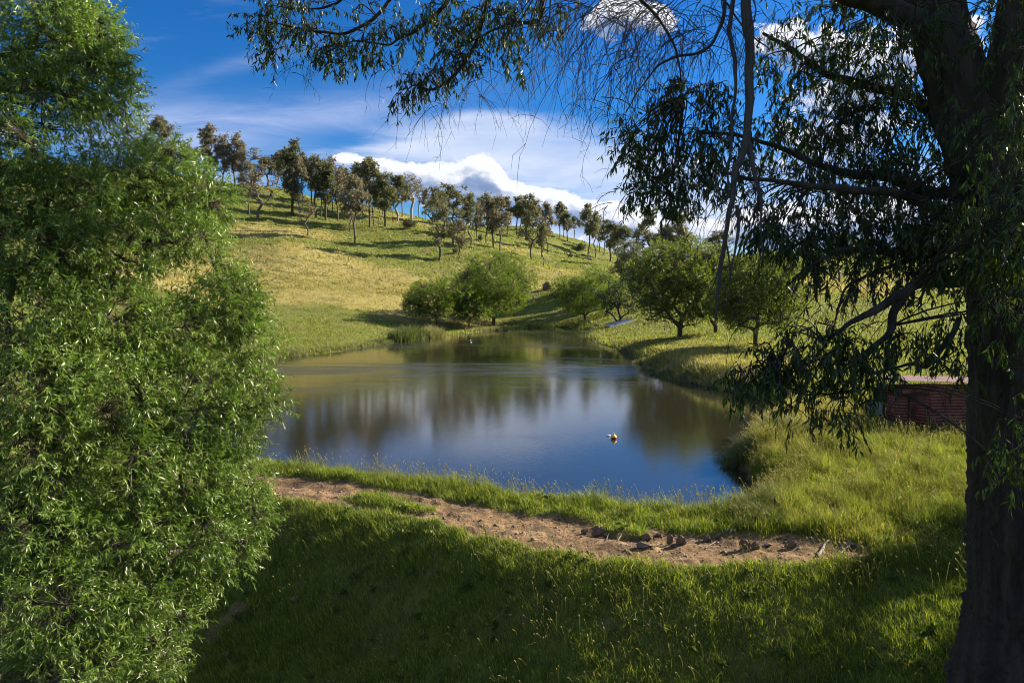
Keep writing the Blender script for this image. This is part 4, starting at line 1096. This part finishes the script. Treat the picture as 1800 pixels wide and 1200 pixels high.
GC = [(.04, .08, .012), (.095, .155, .02), (.19, .25, .034), (.30, .34, .07)]
SC = [(.26, .24, .08), (.38, .34, .12), (.50, .45, .20)]
M['grass'] = grass_mat('grass', GC, SC)
M['pasture_grass'] = grass_mat('pasture_grass', [(.06, .09, .014), (.115, .155, .024), (.17, .21, .04), (.235, .265, .06)], [(.20, .175, .062), (.30, .262, .10), (.42, .37, .17)], .48)
M['reeds'] = grass_mat('reeds', [(.03, .055, .015), (.07, .11, .03), (.16, .19, .09)], [(.22, .21, .12), (.32, .30, .18)], .4)
rg = np.random.default_rng(21)


def blades(xy, h, w_, lean, tone, r_, bend=.45, wind=(-.25, -.05)):
    n = len(xy); z = look(xy) - .02
    a = r_.random(n) * 2 * pi; side = np.stack([np.cos(a), np.sin(a), np.zeros(n)], 1)
    ld = r_.standard_normal((n, 2)) * lean[:, None] + np.array(wind); 
    b0 = np.concatenate([xy, z[:, None]], 1)
    dirm = norm(np.concatenate([ld * .6, np.ones((n, 1))], 1)); dirt_ = norm(np.concatenate([ld * (1 + bend * 2.2), np.full((n, 1), .75)], 1))
    mid = b0 + dirm * (h * .55)[:, None]; tip = mid + dirt_ * (h * .5)[:, None]
    W = w_[:, None]
    V = np.stack([b0 - side * W * .5, b0 + side * W * .5, mid + side * W * .42, mid - side * W * .42, tip], 1).reshape(-1, 3)
    o = np.arange(n)[:, None] * 5
    return V, [o + np.array([[0, 1, 2, 3]]), o + np.array([[3, 2, 4]])], np.repeat(tone, 5)


def area_pts(n, r0, r1, t0, t1, r_, power=2):
    r = (r_.random(n) * (r1 ** power - r0 ** power) + r0 ** power) ** (1 / power) if power else np.exp(r_.uniform(math.log(r0), math.log(r1), n))
    t = np.radians(r_.uniform(t0, t1, n)); return np.stack([r * np.sin(t), r * np.cos(t)], 1)


def shed_mask(xy): return ~((np.abs(xy[:, 0] - shed_c[0] - .6) < 2.6) & (np.abs(xy[:, 1] - shed_c[1] - 1.0) < 1.35))


shed_c = ground(1650, 757)
# short dense grass near the camera
def near_grass(name, n, box, label):
    xy = area_pts(n, *box, rg)
    sd = look(xy, SDg); dm = look(xy, DMg); st_ = look(xy, STRg)
    cl = vnoise(xy, 1.1, 61, 3); cl2 = vnoise(xy, 4.5, 62, 2)
    ok = (sd > .12) & (rg.random(n) > np.clip(dm * 1.25, 0, 1)) & shed_mask(xy)
    xy, sd, dm, st_, cl, cl2 = [q[ok] for q in (xy, sd, dm, st_, cl, cl2)]; k = len(xy)
    verge = .6 * sst(-sd, -2.6, -.4); bank = sst(xy[:, 0], 4.5, 7) * sst(xy[:, 1], 13.8, 15.5)
    rough_ = np.maximum(verge * .9, bank * .8)
    tus = sst(vnoise(xy, 1.9, 63, 2), .5, .72)
    h = (.07 + .20 * cl * cl2 * 2 + .20 * tus * (.35 + rough_) + .18 * rough_ * (.4 + cl2) * (.2 + 1.2 * cl)) * rg.uniform(.55, 1.35, k)
    h *= 1 - .55 * np.clip(look(xy + rg.standard_normal((k, 2)) * .12, DMg), 0, 1)
    wd = rg.uniform(.006, .012, k) * (.8 + np.hypot(*xy.T) / 40)
    pt = sst(vnoise(xy, .7, 64, 3), .5, .68)
    tone = np.clip(.03 + (.15 + .45 * pt) * rough_ * (rg.random(k) > .4) + .9 * (rg.random(k) < .05) + .45 * st_, 0, 1)
    V, Fq, tn = blades(xy, h, wd, np.full(k, .32), tone, rg)
    o = mesh_np(name, V, Fq, M['grass'], attrs={'tone': tn}); tagp(o, label, 'grass', kind='stuff'); return o


near_grass('grass', 470000, (9.0, 27.0, -34, 42), 'thick green grass on the embankment, the pond verge and the near right bank')


def mid_grass(name, n, r0, r1, label, hs, ws):
    xy = area_pts(n, r0, r1, -34, 40, rg, 0)
    sd = look(xy, SDg); dm = look(xy, DMg); st_ = look(xy, STRg); r = np.hypot(*xy.T)
    cl = vnoise(xy, .55, 71, 3); cl2 = vnoise(xy, 2.2, 72, 2)
    ok = (sd > .1) & (dm < .3) & (rg.random(n) < .25 + 1.1 * cl) & shed_mask(xy)
    xy, sd, st_, cl, cl2, r = [q[ok] for q in (xy, sd, st_, cl, cl2, r)]; k = len(xy)
    fringe = sst(-sd, -3.0, -.3) * sst(-r, -150, -130)
    h = hs * (.35 + 1.1 * cl * cl2 * 2 + fringe * 1.1) * rg.uniform(.6, 1.3, k)
    tone = np.clip(st_ * .95 + .18 * fringe + .12 + .3 * (cl2 - .5) + rg.normal(0, .12, k), 0, 1)
    V, Fq, tn = blades(xy, h, r * ws * rg.uniform(.6, 1.3, k), np.full(k, .35), tone, rg)
    o = mesh_np(name, V, Fq, M['pasture_grass'], attrs={'tone': tn}); tagp(o, label, 'grass', kind='stuff')


mid_grass('grass', 360000, 26, 135, 'rough green and straw pasture grass round the far pond banks and both lower slopes', .26, .00085)
mid_grass('grass', 190000, 125, 370, 'tufty dry and green grass over the distant hillside', .42, .0011)

# flowering stalks standing above the grass
def stalks(pts, h, r_, headl=.05, lean=.22):
    n = len(pts); z = look(pts) - .02; b0 = np.concatenate([pts, z[:, None]], 1)
    l = r_.standard_normal((n, 2)) * lean + np.array([-.18, -.03])
    mid = b0 + norm(np.concatenate([l * .5, np.ones((n, 1))], 1)) * (h * .6)[:, None]
    tip = mid + norm(np.concatenate([l * 1.6, np.ones((n, 1))], 1)) * (h * .4)[:, None]
    hd = norm(tip - mid + np.concatenate([l * h[:, None] * .5, -.05 * h[:, None]], 1)); he = tip + hd * headl * r_.uniform(.7, 1.6, n)[:, None]
    wst = .0022 * (1 + np.hypot(*pts.T) / 20)
    V1, f1 = tubes(np.concatenate([b0, mid]), np.concatenate([mid, tip]), np.tile(wst, 2), np.tile(wst * .8, 2), 3)
    c = (tip + he) / 2; V2, f2 = tubes(np.concatenate([tip, c]), np.concatenate([c, he]), np.concatenate([wst, wst * 3.2]), np.concatenate([wst * 3.2, wst * .4]), 4)
    V, Ff = join([(V1, f1), (V2, f2)])
    return V, Ff, np.concatenate([np.full(len(V1), .55), np.full(len(V2), 1.0)])


def stalk_field(n, box, keepf, hr, label):
    xy = area_pts(n, *box, rg); sd = look(xy, SDg); dm = look(xy, DMg)
    ok = (sd > .05) & (dm < .25) & keepf(xy, sd) & shed_mask(xy); xy = xy[ok]
    V, Ff, tn = stalks(xy, rg.uniform(hr[0], hr[1], len(xy)), rg)
    o = mesh_np('grass_stalks', V, Ff, M['grass'], attrs={'tone': tn}); tagp(o, label, 'grass stalks', kind='stuff')


stalk_field(9000, (9.5, 17, -28, 30), lambda xy, sd: (vnoise(xy, .9, 81, 2) > .52) & (rg.random(len(xy)) < .3), (.22, .5), 'pale flowering grass stalks dotted over the shaded embankment')
stalk_field(12000, (15, 22, -28, 30), lambda xy, sd: (sd < 1.3) & (rg.random(len(xy)) < .7) & (rg.random(len(xy)) < np.clip(vnoise(xy, 1.3, 82, 2) * 2 - .4, .1, 1) * .8), (.3, .75), 'tall seeding grass stalks along the near water edge')
stalk_field(16000, (14.5, 33, 18, 40), lambda xy, sd: rg.random(len(xy)) < np.clip((vnoise(xy, .8, 83, 3) - .42) * 5, .05, .8), (.35, .8), 'tall seeding grass on the near right bank')

# broad-leaved weeds among the grass
def weeds(n, box, label):
    c = area_pts(n, *box, rg); sd = look(c, SDg); dm = look(c, DMg); c = c[(sd > .4) & (dm < .5) & shed_mask(c)]; k = len(c); per = 16
    a = rg.random((k, per)) * 2 * pi; sc_ = rg.uniform(.5, 1.3, (k, 1)); el = rg.uniform(.2, 1.2, (k, per))
    d = np.stack([np.cos(a) * np.cos(el), np.sin(a) * np.cos(el), np.sin(el)], -1).reshape(-1, 3)
    b0 = np.concatenate([c, look(c)[:, None] + .05], 1); b0 = np.repeat(b0, per, 0) + rg.standard_normal((k * per, 3)) * .03
    L = (.16 * sc_ * rg.uniform(.6, 1.3, (k, per))).reshape(-1)
    V, Ff = leaves(b0, d, L, L * .34, .25, rg, .1)
    o = mesh_np('weeds', V, [Ff], M['weed'], None, attrs={'tone': np.repeat(rg.random(k) ** 3 * .5, per * 4)}); tagp(o, label, 'weeds', kind='stuff')


M['weed'] = grass_mat('weed', [(.035, .07, .015), (.06, .11, .02), (.10, .15, .04)], SC, .35)
weeds(900, (9.5, 26, -30, 40), 'low broad-leaved weeds scattered through the near grass')

# broad-bladed sedge clumps
def clump(cs, nb, hgt, spread, w_, tone, name, label, arch=.9):
    Vs, Fs, Ts = [], [], []
    pts, hh, ww, tt = [], [], [], []
    for c in cs:
        k = nb; pts.append(c[:2] + rg.standard_normal((k, 2)) * spread); hh.append(rg.uniform(.6, 1.15, k) * hgt * rg.uniform(.8, 1.2)); ww.append(np.full(k, w_)); tt.append(np.clip(rg.normal(tone, .18, k), 0, 1))
    pts = np.concatenate(pts); hh = np.concatenate(hh)
    V, Fq, tn = blades(pts, hh, np.concatenate(ww), np.full(len(pts), .42), np.concatenate(tt), rg, arch, (-.1, -.08))
    o = mesh_np(name, V, Fq, M['reeds'], attrs={'tone': tn}); tagp(o, label, 'reeds', kind='stuff')


def line_pts(pl, n, jit=.3):
    out = []
    for k in range(n):
        f = rg.random() * (len(pl) - 1); i = int(f); a = ground(*pl[i]); b = ground(*pl[i + 1]); p = a + (b - a) * (f - i)
        out.append(p[:2] + rg.standard_normal(2) * jit)
    return out


clump(line_pts([(1315, 925), (1345, 908), (1355, 885), (1375, 900)], 34, .25), 70, .62, .10, .014, .15, 'reeds', 'arching sedge clumps at the near right corner of the pond')
clump(line_pts([(1300, 822), (1308, 798), (1330, 775), (1372, 750), (1395, 765)], 60, .35), 60, .7, .14, .016, .35, 'reeds', 'pale arching sedge overhanging the water below the right bank')
clump(line_pts([(695, 602), (720, 599), (742, 596)], 40, .35), 60, 2.0, .35, .06, .05, 'reeds', 'tall dark green reeds on the far left waterline')
clump(line_pts([(748, 594), (772, 593)], 24, .35), 70, 1.6, .3, .055, .75, 'reeds', 'pale silvery reeds under the low spreading willow')
clump(line_pts([(835, 583), (860, 581), (885, 580)], 36, .3), 40, .65, .25, .05, .8, 'reeds', 'white-tipped water plants in front of the largest willow')
clump(line_pts([(665, 606), (675, 604)], 12, .3), 60, .8, .25, .04, .5, 'reeds', 'yellowish tussock at the far left waterline')
clump(line_pts([(940, 578), (985, 577), (1030, 582), (1045, 600)], 40, .5), 50, .8, .3, .045, .1, 'reeds', 'low dark reeds round the head of the pond')
clump(line_pts([(1080, 612), (1110, 625), (1130, 638), (1160, 652), (1200, 664), (1260, 678)], 90, .5), 50, .5, .3, .03, .35, 'reeds', 'long grass hanging over the right waterline')
clump(line_pts([(480, 628), (560, 618), (640, 609), (690, 600)], 90, .4), 40, .55, .35, .035, .45, 'reeds', 'yellow-green tussocks along the left waterline')

# gravel on the track
n = 9000
xy = area_pts(n, 12, 21, -24, 32, rg); xy = xy[look(xy, DMg) > .55]; n = len(xy)
s = rg.gamma(1.4, .011, n) + .004; z = look(xy)
base8 = norm(np.array([[1, 0, 0], [0, 1, 0], [-1, 0, 0], [0, -1, 0], [0, 0, 1], [0, 0, -1.]]))
V = (base8[None] * rg.uniform(.6, 1.3, (n, 6, 1)) * np.array([1.1, 1, .7])) * s[:, None, None]; a = rg.random(n) * 6.3
V = np.stack([V[..., 0] * np.cos(a)[:, None] - V[..., 1] * np.sin(a)[:, None], V[..., 0] * np.sin(a)[:, None] + V[..., 1] * np.cos(a)[:, None], V[..., 2]], -1) + np.concatenate([xy, z[:, None]], 1)[:, None]
tri = np.array([[0, 1, 4], [1, 2, 4], [2, 3, 4], [3, 0, 4], [1, 0, 5], [2, 1, 5], [3, 2, 5], [0, 3, 5]])
M['stone'] = simple_mat('stone', (.24, .17, .12), .9, 0, .3, 5)
o = mesh_np('gravel', V.reshape(-1, 3), [(np.arange(n)[:, None, None] * 6 + tri[None]).reshape(-1, 3)], M['stone']); tagp(o, 'loose reddish gravel and clods lying on the dirt track', 'gravel', kind='stuff')

# ------------------------------------------------------------------ stones and roots on the track
import bmesh
M['rock'] = simple_mat('rock', (.20, .145, .10), .95, 0, .3, 9)


def rock(name, label, cat, px, py, wpx, hpx, thick, seed, mat='rock', group=None, sink=.3, dmin=8, sharp=1.0):
    g = ground(px, py, dmin); s = scale_at(g); W, H = wpx * s, hpx * s / .85
    r_ = np.random.default_rng(seed); bm = bmesh.new()
    pts = norm(r_.standard_normal((26, 3))) * np.array([W / 2, W / 2 * thick, H * (1 + sink) / 2]) * r_.uniform(.72, 1.1, (26, 1))
    pts[:, 0] += (pts[:, 2]) * r_.uniform(-.3, .3)
    for p in pts: bm.verts.new(p + np.array([0, 0, H * (1 - sink) / 2]))
    bmesh.ops.convex_hull(bm, input=bm.verts)
    for v in [v for v in bm.verts if not v.link_faces]: bm.verts.remove(v)
    bmesh.ops.triangulate(bm, faces=bm.faces)
    bmesh.ops.subdivide_edges(bm, edges=bm.edges, cuts=2, use_grid_fill=True, smooth=.05)
    for v in bm.verts: v.co += Vector(r_.standard_normal(3) * min(W, H) * .035)
    me = bpy.data.meshes.new(name); bm.to_mesh(me); bm.free(); me.materials.append(M[mat])
    o = bpy.data.objects.new(name, me); scene.collection.objects.link(o); o.location = tuple(g)
    return tagp(o, label, cat, group)


RG = 'stones set in the dirt track'
for k, (px, py, wp, hp, th_, lab) in enumerate([
    (1028, 938, 16, 9, .5, 'small dark stone just left of the biggest upright one on the track'),
    (1052, 944, 26, 17, .35, 'biggest upright flat-faced stone at left of the stony part of track'),
    (1138, 950, 30, 11, .45, 'wide low pointed stone in middle of the track'),
    (1131, 962, 34, 9, .5, 'dark low stone nearest the grass, below the wide pointed one'),
    (1157, 944, 12, 7, .6, 'tiny pointed stone on the water side of track'),
    (1178, 955, 14, 14, .35, 'narrow upright stone left of the squarish one'),
    (1197, 957, 22, 16, .35, 'squarish upright stone in the middle of the track'),
    (1242, 952, 18, 13, .5, 'jagged stone between the squarish one and the pale splinters'),
    (1262, 947, 11, 8, .5, 'small jagged stone close right of another on the water side'),
    (1310, 965, 22, 17, .35, 'tallest jagged stone beside long dark shadow, middle right of track'),
    (1327, 965, 16, 14, .35, 'pointed stone touching the tallest jagged one on its right'),
    (1349, 959, 18, 5, .6, 'flat low stone right of the paired jagged ones'),
    (1392, 962, 26, 13, .4, 'long slanting stone near the rooty end of the track')]):
    rock('rock', lab, 'stone', px, py, wp, hp, th_, 100 + k, group=RG)


def root(name, label, cat, pts, r0, r1, mat, seed, lift=.02, group=None):
    P3 = []
    for e in pts:
        g = ground(e[0], e[1]); P3.append(g + np.array([0, 0, lift + (e[2] if len(e) > 2 else 0)]))
    c = P3[0].copy(); pl = [p - c for p in P3]
    V, q = limb(pl, np.linspace(r0, r1, len(pl)), 8 * len(pl), 8, .2, seed, 3)
    V[:, 2] += r0 * .5
    o = mesh_np(name, V, [q], M[mat], smooth=True); o.location = tuple(c); return tagp(o, label, cat, group)


RT = 'bare roots at the right end of the track'
M['root'] = bark_mat('root', (.22, .19, .16), (.36, .32, .28), 12, .4, .4)
for k, (pts, r0, lab) in enumerate([
    ([(1438, 979), (1446, 972, .03), (1449, 965, .05), (1453, 959, .06), (1457, 954, .02)], .035, 'thick pale S-shaped root, leftmost of the bare roots'),
    ([(1462, 945), (1475, 948, .02), (1490, 953, .02), (1505, 958)], .022, 'long dark-edged root along the grass at the right end of the track'),
    ([(1474, 955), (1478, 962, .03), (1488, 965, .02), (1500, 968)], .02, 'short crooked root in the middle of the bare roots'),
    ([(1478, 975), (1486, 969, .03), (1495, 962, .02), (1503, 960), (1516, 962)], .02, 'forked-looking root rising towards the right grass'),
    ([(1492, 958), (1505, 961, .02), (1518, 962)], .014, 'thin root lying against the right-hand grass edge'),
    ([(1462, 970), (1474, 973, .02), (1482, 982)], .013, 'thin root curling to the lower grass edge'),
    ([(1510, 952), (1516, 958, .03), (1522, 956)], .014, 'small hooked root at the farthest right tip'),
    ([(1240, 966), (1250, 960, .02), (1258, 955)], .014, 'pale curved stick lying below the jagged stones')]):
    root('tree_root' if k < 7 else 'stick', lab, 'root' if k < 7 else 'stick', pts, r0, r0 * .4, 'root', 200 + k, group=RT if k < 7 else None)
for k, (x0, x1) in enumerate([((1276, 939), (1284, 931)), ((1283, 940), (1289, 931)), ((1290, 938), (1294, 931))]):
    root('stick', ['pale splinter lying at verge, left of three', 'pale splinter lying at verge, middle of three', 'pale splinter lying at verge, right of three'][k], 'stick',
         [x0, ((x0[0] + x1[0]) / 2, (x0[1] + x1[1]) / 2, .02), x1], .022, .008, 'root', 220 + k, group='pale splinters on the track verge')
root('stick', 'thin grey twig standing crookedly beside the biggest upright stone', 'stick', [(1086, 952), (1092, 948, .05), (1098, 944, .12), (1104, 942, .16)], .01, .004, 'root', 230)
root('stick', 'little forked twig on the stony track beside the green patch', 'stick', [(1066, 951), (1070, 944, .06)], .009, .004, 'root', 231)

# dark stakes of an old fence
M['steel'] = simple_mat('steel', (.03, .028, .025), .7, .3)


def stake(px, py, top, label, r=.022, lean=(0, 0), mat='steel', name='fence_stake', cat='stake'):
    g = ground(px, py); H = (py - top) * scale_at(g) / .95
    V, q = limb([(0, 0, -.3), (lean[0] * .5, lean[1] * .5, H * .5), (lean[0], lean[1], H)], [r, r, r * .9], 12, 8, .08, int(px), 3)
    capc = np.array([[lean[0], lean[1], H + .01]]); nn_ = len(V); last = np.arange(nn_ - 8, nn_)
    V = np.concatenate([V, capc]); tri_ = np.stack([last, np.roll(last, -1), np.full(8, nn_)], 1)
    o = mesh_np(name, V, [q, tri_], M[mat]); o.location = tuple(g); return tagp(o, label, cat, 'stakes on the right bank' if name == 'fence_stake' else None)


stake(1361, 912, 872, 'dark fence stake in grass at near right corner of the pond')
stake(1363, 790, 754, 'dark thin stake farther up the right bank, left of its neighbour', .02)
stake(1393, 786, 758, 'dark thin stake partly hidden in long grass, right of its neighbour', .02)
stake(1324, 737, 712, 'rough dark stump standing at water edge below the drooping leaves', .11, (.05, 0), 'bark_dark', 'tree_stump', 'stump')
stake(997, 596, 588, 'small black stub sticking out of the water near the pond head', .12, (.03, 0), 'bark_dark', 'tree_stump', 'stump')
stake(414, 391, 381, 'bleached leaning stump low on the left slope', .25, (-.5, .2), 'bark_pale', 'tree_stump', 'stump')
rock('rock', 'dark weathered rock mound on the slope below the bare knoll', 'rock', 1003, 453, 10, 7, .8, 301, 'rock', None, .3, 60)
rock('rock', 'dark round rock heap between the largest willow and the round willow', 'rock', 961, 509, 20, 12, .8, 302, 'rock', None, .3, 60)
rock('rock', 'small pale stone on the grass slope right of the dark mound', 'rock', 1025, 457, 4, 3, .8, 303, 'stone', None, .3, 60)

# long blue-grey sheet tilted on the bank behind
M['blue'] = simple_mat('blue', (.045, .075, .15), .5, .1)
a = ground(1071, 577); b_ = ground(1113, 566); dx = b_ - a; L = np.linalg.norm(dx[:2])
root_ = empty('metal_sheet', tuple(a), atan2(dx[1], dx[0])); tagp(root_, 'long tilted blue-grey sheet on the bank under the half-bare shrub', 'sheet')
slope = dx[2] / max(L, .1)
xs = np.linspace(0, L, 22); prof = []
for x in xs:
    for yv, zv in [(-.1, .05), (.0, .32), (1.1, .50), (1.15, .45)]: prof.append((x, yv, zv + slope * x + .015 * sin(x * 18)))
prof = np.array(prof); I, J = np.meshgrid(np.arange(21), np.arange(3), indexing='ij'); q = np.stack([I * 4 + J, (I + 1) * 4 + J, (I + 1) * 4 + J + 1, I * 4 + J + 1], -1).reshape(-1, 4)
pv = np.concatenate([prof, prof - np.array([0, 0, .03])]); mesh_np('panel', pv, [q, q[:, ::-1] + len(prof)], M['blue'], root_)
V, q = limb([(0, -.12, .03), (L / 2, -.12, .03 + slope * L / 2), (L, -.12, .03 + slope * L)], [.05, .05, .05], 12, 8, 0, 1); mesh_np('rim', V, [q], M['blue'], root_)

# buoy and floats
def lathe(prof, n=20):
    prof = np.array(prof, float); t = np.arange(n) / n * 2 * pi
    V = np.stack([prof[:, 0, None] * np.cos(t), prof[:, 0, None] * np.sin(t), np.repeat(prof[:, 1, None], n, 1)], -1).reshape(-1, 3)
    I, J = np.meshgrid(np.arange(len(prof) - 1), np.arange(n), indexing='ij')
    return V, np.stack([I * n + J, I * n + (J + 1) % n, (I + 1) * n + (J + 1) % n, (I + 1) * n + J], -1).reshape(-1, 4)


for k_, c_ in [('yellow', (.85, .62, .03)), ('red', (.45, .04, .02)), ('white', (.8, .8, .78))]:
    M[k_] = simple_mat(k_, c_, .4, 0, .05)
g = pix_level(1079, 771); R_ = .12; rt = empty('buoy', tuple(g)); tagp(rt, 'round buoy, yellow above and orange-red below, floating on the pond', 'buoy')
mk = lambda a, b, n=9, R=R_: [(R * sin(radians(x)), .07 - R * cos(radians(x))) for x in np.linspace(a, b, n)]
V, q = lathe(mk(0, 88)); mesh_np('hull', V, [q], M['red'], rt, True)
V, q = lathe([(R_ * 1.03, .06), (R_ * 1.06, .07), (R_ * 1.03, .08)]); mesh_np('band', V, [q], M['red'], rt, True)
V, q = lathe(mk(91, 172) + [(.03, .215), (.025, .24), (.0, .245)]); mesh_np('dome', V, [q], M['yellow'], rt, True)


def float_(px, py, r, label):
    g = pix_level(px, py)
    V, q = limb([(-r * 2, 0, .0), (-r * 1.6, 0, r * .35), (0, 0, r * .5), (r * 1.6, 0, r * .35), (r * 2, 0, .02)], [r * .1, r * .7, r, r * .7, r * .1], 18, 12, 0, 2)
    o = mesh_np('float', V, [q], M['white'], smooth=True); o.location = tuple(g); o.rotation_euler = (0, 0, .3); tagp(o, label, 'float', 'white floats on the pond')


float_(1070, 766, .045, 'little white float beside the yellow and orange buoy')
float_(828, 602, .055, 'tiny white float in front of willows, the lower of two')
float_(827, 598, .045, 'tiny white float in front of willows, the upper of two')

# ------------------------------------------------------------------ corrugated shed
M['shed_red'] = simple_mat('shed_red', (.20, .062, .045), .65, 0, .22, 3)
M['shed_roof'] = simple_mat('shed_roof', (.26, .165, .15), .55, .1, .15, 2)
M['shed_pale'] = simple_mat('shed_pale', (.42, .50, .52), .5, .2, .15, 4)
M['dark_wood'] = simple_mat('dark_wood', (.035, .028, .024), .9)
sc0 = shed_c.copy(); shed = empty('shed', tuple(sc0)); tagp(shed, 'small rusty red corrugated iron shed with pale panel, behind the thick gum trunk', 'shed')


def corr(name, p0, p1, z0a, z0b, z1a, z1b, mat, pitch=.12, amp=.024, th_=.004, holes=()):
    """upright sheet with horizontal corrugations between two ground points (local)"""
    p0 = np.array(p0, float); p1 = np.array(p1, float); d = p1 - p0; L = np.linalg.norm(d); nrm = np.array([d[1], -d[0]]) / L
    nx = max(2, int(L / .25)) + 1; nz = max(4, int((max(z1a, z1b) - min(z0a, z0b)) / pitch * 6))
    f = np.linspace(0, 1, nx)[:, None]; g_ = np.linspace(0, 1, nz)[None, :]
    zb = z0a + (z0b - z0a) * f; zt = z1a + (z1b - z1a) * f; zz = zb + (zt - zb) * g_
    off = amp * np.sin(zz / pitch * 2 * pi) + .006 * np.sin(f * 9 + g_ * 4)
    front = np.stack([p0[0] + d[0] * f + nrm[0] * off, p0[1] + d[1] * f + nrm[1] * off, zz], -1)
    back = front.copy(); back[..., 0] -= nrm[0] * th_; back[..., 1] -= nrm[1] * th_
    I, J = np.meshgrid(np.arange(nx - 1), np.arange(nz - 1), indexing='ij'); q = np.stack([I * nz + J, (I + 1) * nz + J, (I + 1) * nz + J + 1, I * nz + J + 1], -1).reshape(-1, 4)
    nV = nx * nz
    return mesh_np(name, np.concatenate([front.reshape(-1, 3), back.reshape(-1, 3)]), [q, q[:, ::-1] + nV], M[mat], shed)


def post(name, a, b_, w_, mat='dark_wood', parent=None):
    a = np.array(a, float); b_ = np.array(b_, float); ax, ay = frame((b_ - a)[None]); ax, ay = ax[0] * w_ / 2, ay[0] * w_ / 2
    V = np.array([a + ax + ay, a - ax + ay, a - ax - ay, a + ax - ay, b_ + ax + ay, b_ - ax + ay, b_ - ax - ay, b_ + ax - ay])
    return mesh_np(name, V, [np.array([[0, 1, 2, 3], [7, 6, 5, 4], [0, 4, 5, 1], [1, 5, 6, 2], [2, 6, 7, 3], [3, 7, 4, 0]])], M[mat], parent or shed)


s_ = scale_at(sc0)
lx = lambda px: (px - 1650) * s_
zt = 1.85
corr('wall', (lx(1631), 0), (lx(1790), .1), -.25, -.25, zt, zt - .12, 'shed_red')
corr('wall', (lx(1612), .62), (lx(1631), 0), -.25, -.25, 1.6, 1.7, 'shed_red')
corr('wall', (lx(1577), .25), (lx(1602), .25), -.25, -.25, 1.32, 1.35, 'shed_red')
corr('wall', (lx(1577), 1.6), (lx(1577), .25), -.25, -.25, 1.2, 1.32, 'shed_red')
corr('wall', (lx(1790), .1), (lx(1790), 1.6), -.25, -.25, zt - .12, zt - .2, 'shed_red')
corr('wall', (lx(1790), 1.6), (lx(1577), 1.6), -.25, -.25, 1.6, 1.6, 'shed_red')
corr('gable', (lx(1577), .22), (lx(1631), .02), 1.33, 1.62, 1.78, 1.86, 'shed_red')
for k in range(5):
    z = .70 + k * .11; post('slat', (lx(1601), .30, z), (lx(1611), .30, z + .01), .035, 'shed_roof')
post('door_post', (lx(1603), .24, -.2), (lx(1601), .24, 1.35), .06)
post('prop', (lx(1606), .05, -.2), (lx(1612), .25, .9), .05)
post('door_lintel', (lx(1575), .2, 1.36), (lx(1632), .08, 1.42), .08)
corr('panel', (lx(1541), .9), (lx(1571), .9), .12, .12, .98, .98, 'shed_pale', .055, .008)
post('frame', (lx(1540), .86, -.2), (lx(1540), .86, 1.1), .08); post('frame', (lx(1573), .86, -.2), (lx(1573), .86, 1.3), .10)
post('frame', (lx(1540), .85, 1.05), (lx(1573), .85, 1.07), .09); post('frame', (lx(1541), .84, .42), (lx(1571), .84, .44), .07); post('frame', (lx(1553), .84, .44), (lx(1553), .84, 1.02), .04)
post('frame', (lx(1540), .86, .04), (lx(1573), .86, .04), .12)
# roof sheet with ribs running down it
nx, ny = 150, 6
xs = np.linspace(lx(1572), lx(1798), nx); ys = np.linspace(-.12, 1.5, ny)
XX, YY = np.meshgrid(xs, ys, indexing='ij'); ZZ = 1.87 + .10 * (1 - (XX - xs[0]) / (xs[-1] - xs[0])) + YY * .015 + .014 * np.sin(XX / .076 * 2 * pi)
top_ = np.stack([XX, YY, ZZ], -1).reshape(-1, 3); I, J = np.meshgrid(np.arange(nx - 1), np.arange(ny - 1), indexing='ij'); q = np.stack([I * ny + J, (I + 1) * ny + J, (I + 1) * ny + J + 1, I * ny + J + 1], -1).reshape(-1, 4)
mesh_np('roof', np.concatenate([top_, top_ - np.array([0, 0, .012])]), [q, q[:, ::-1] + nx * ny], M['shed_roof'], shed)
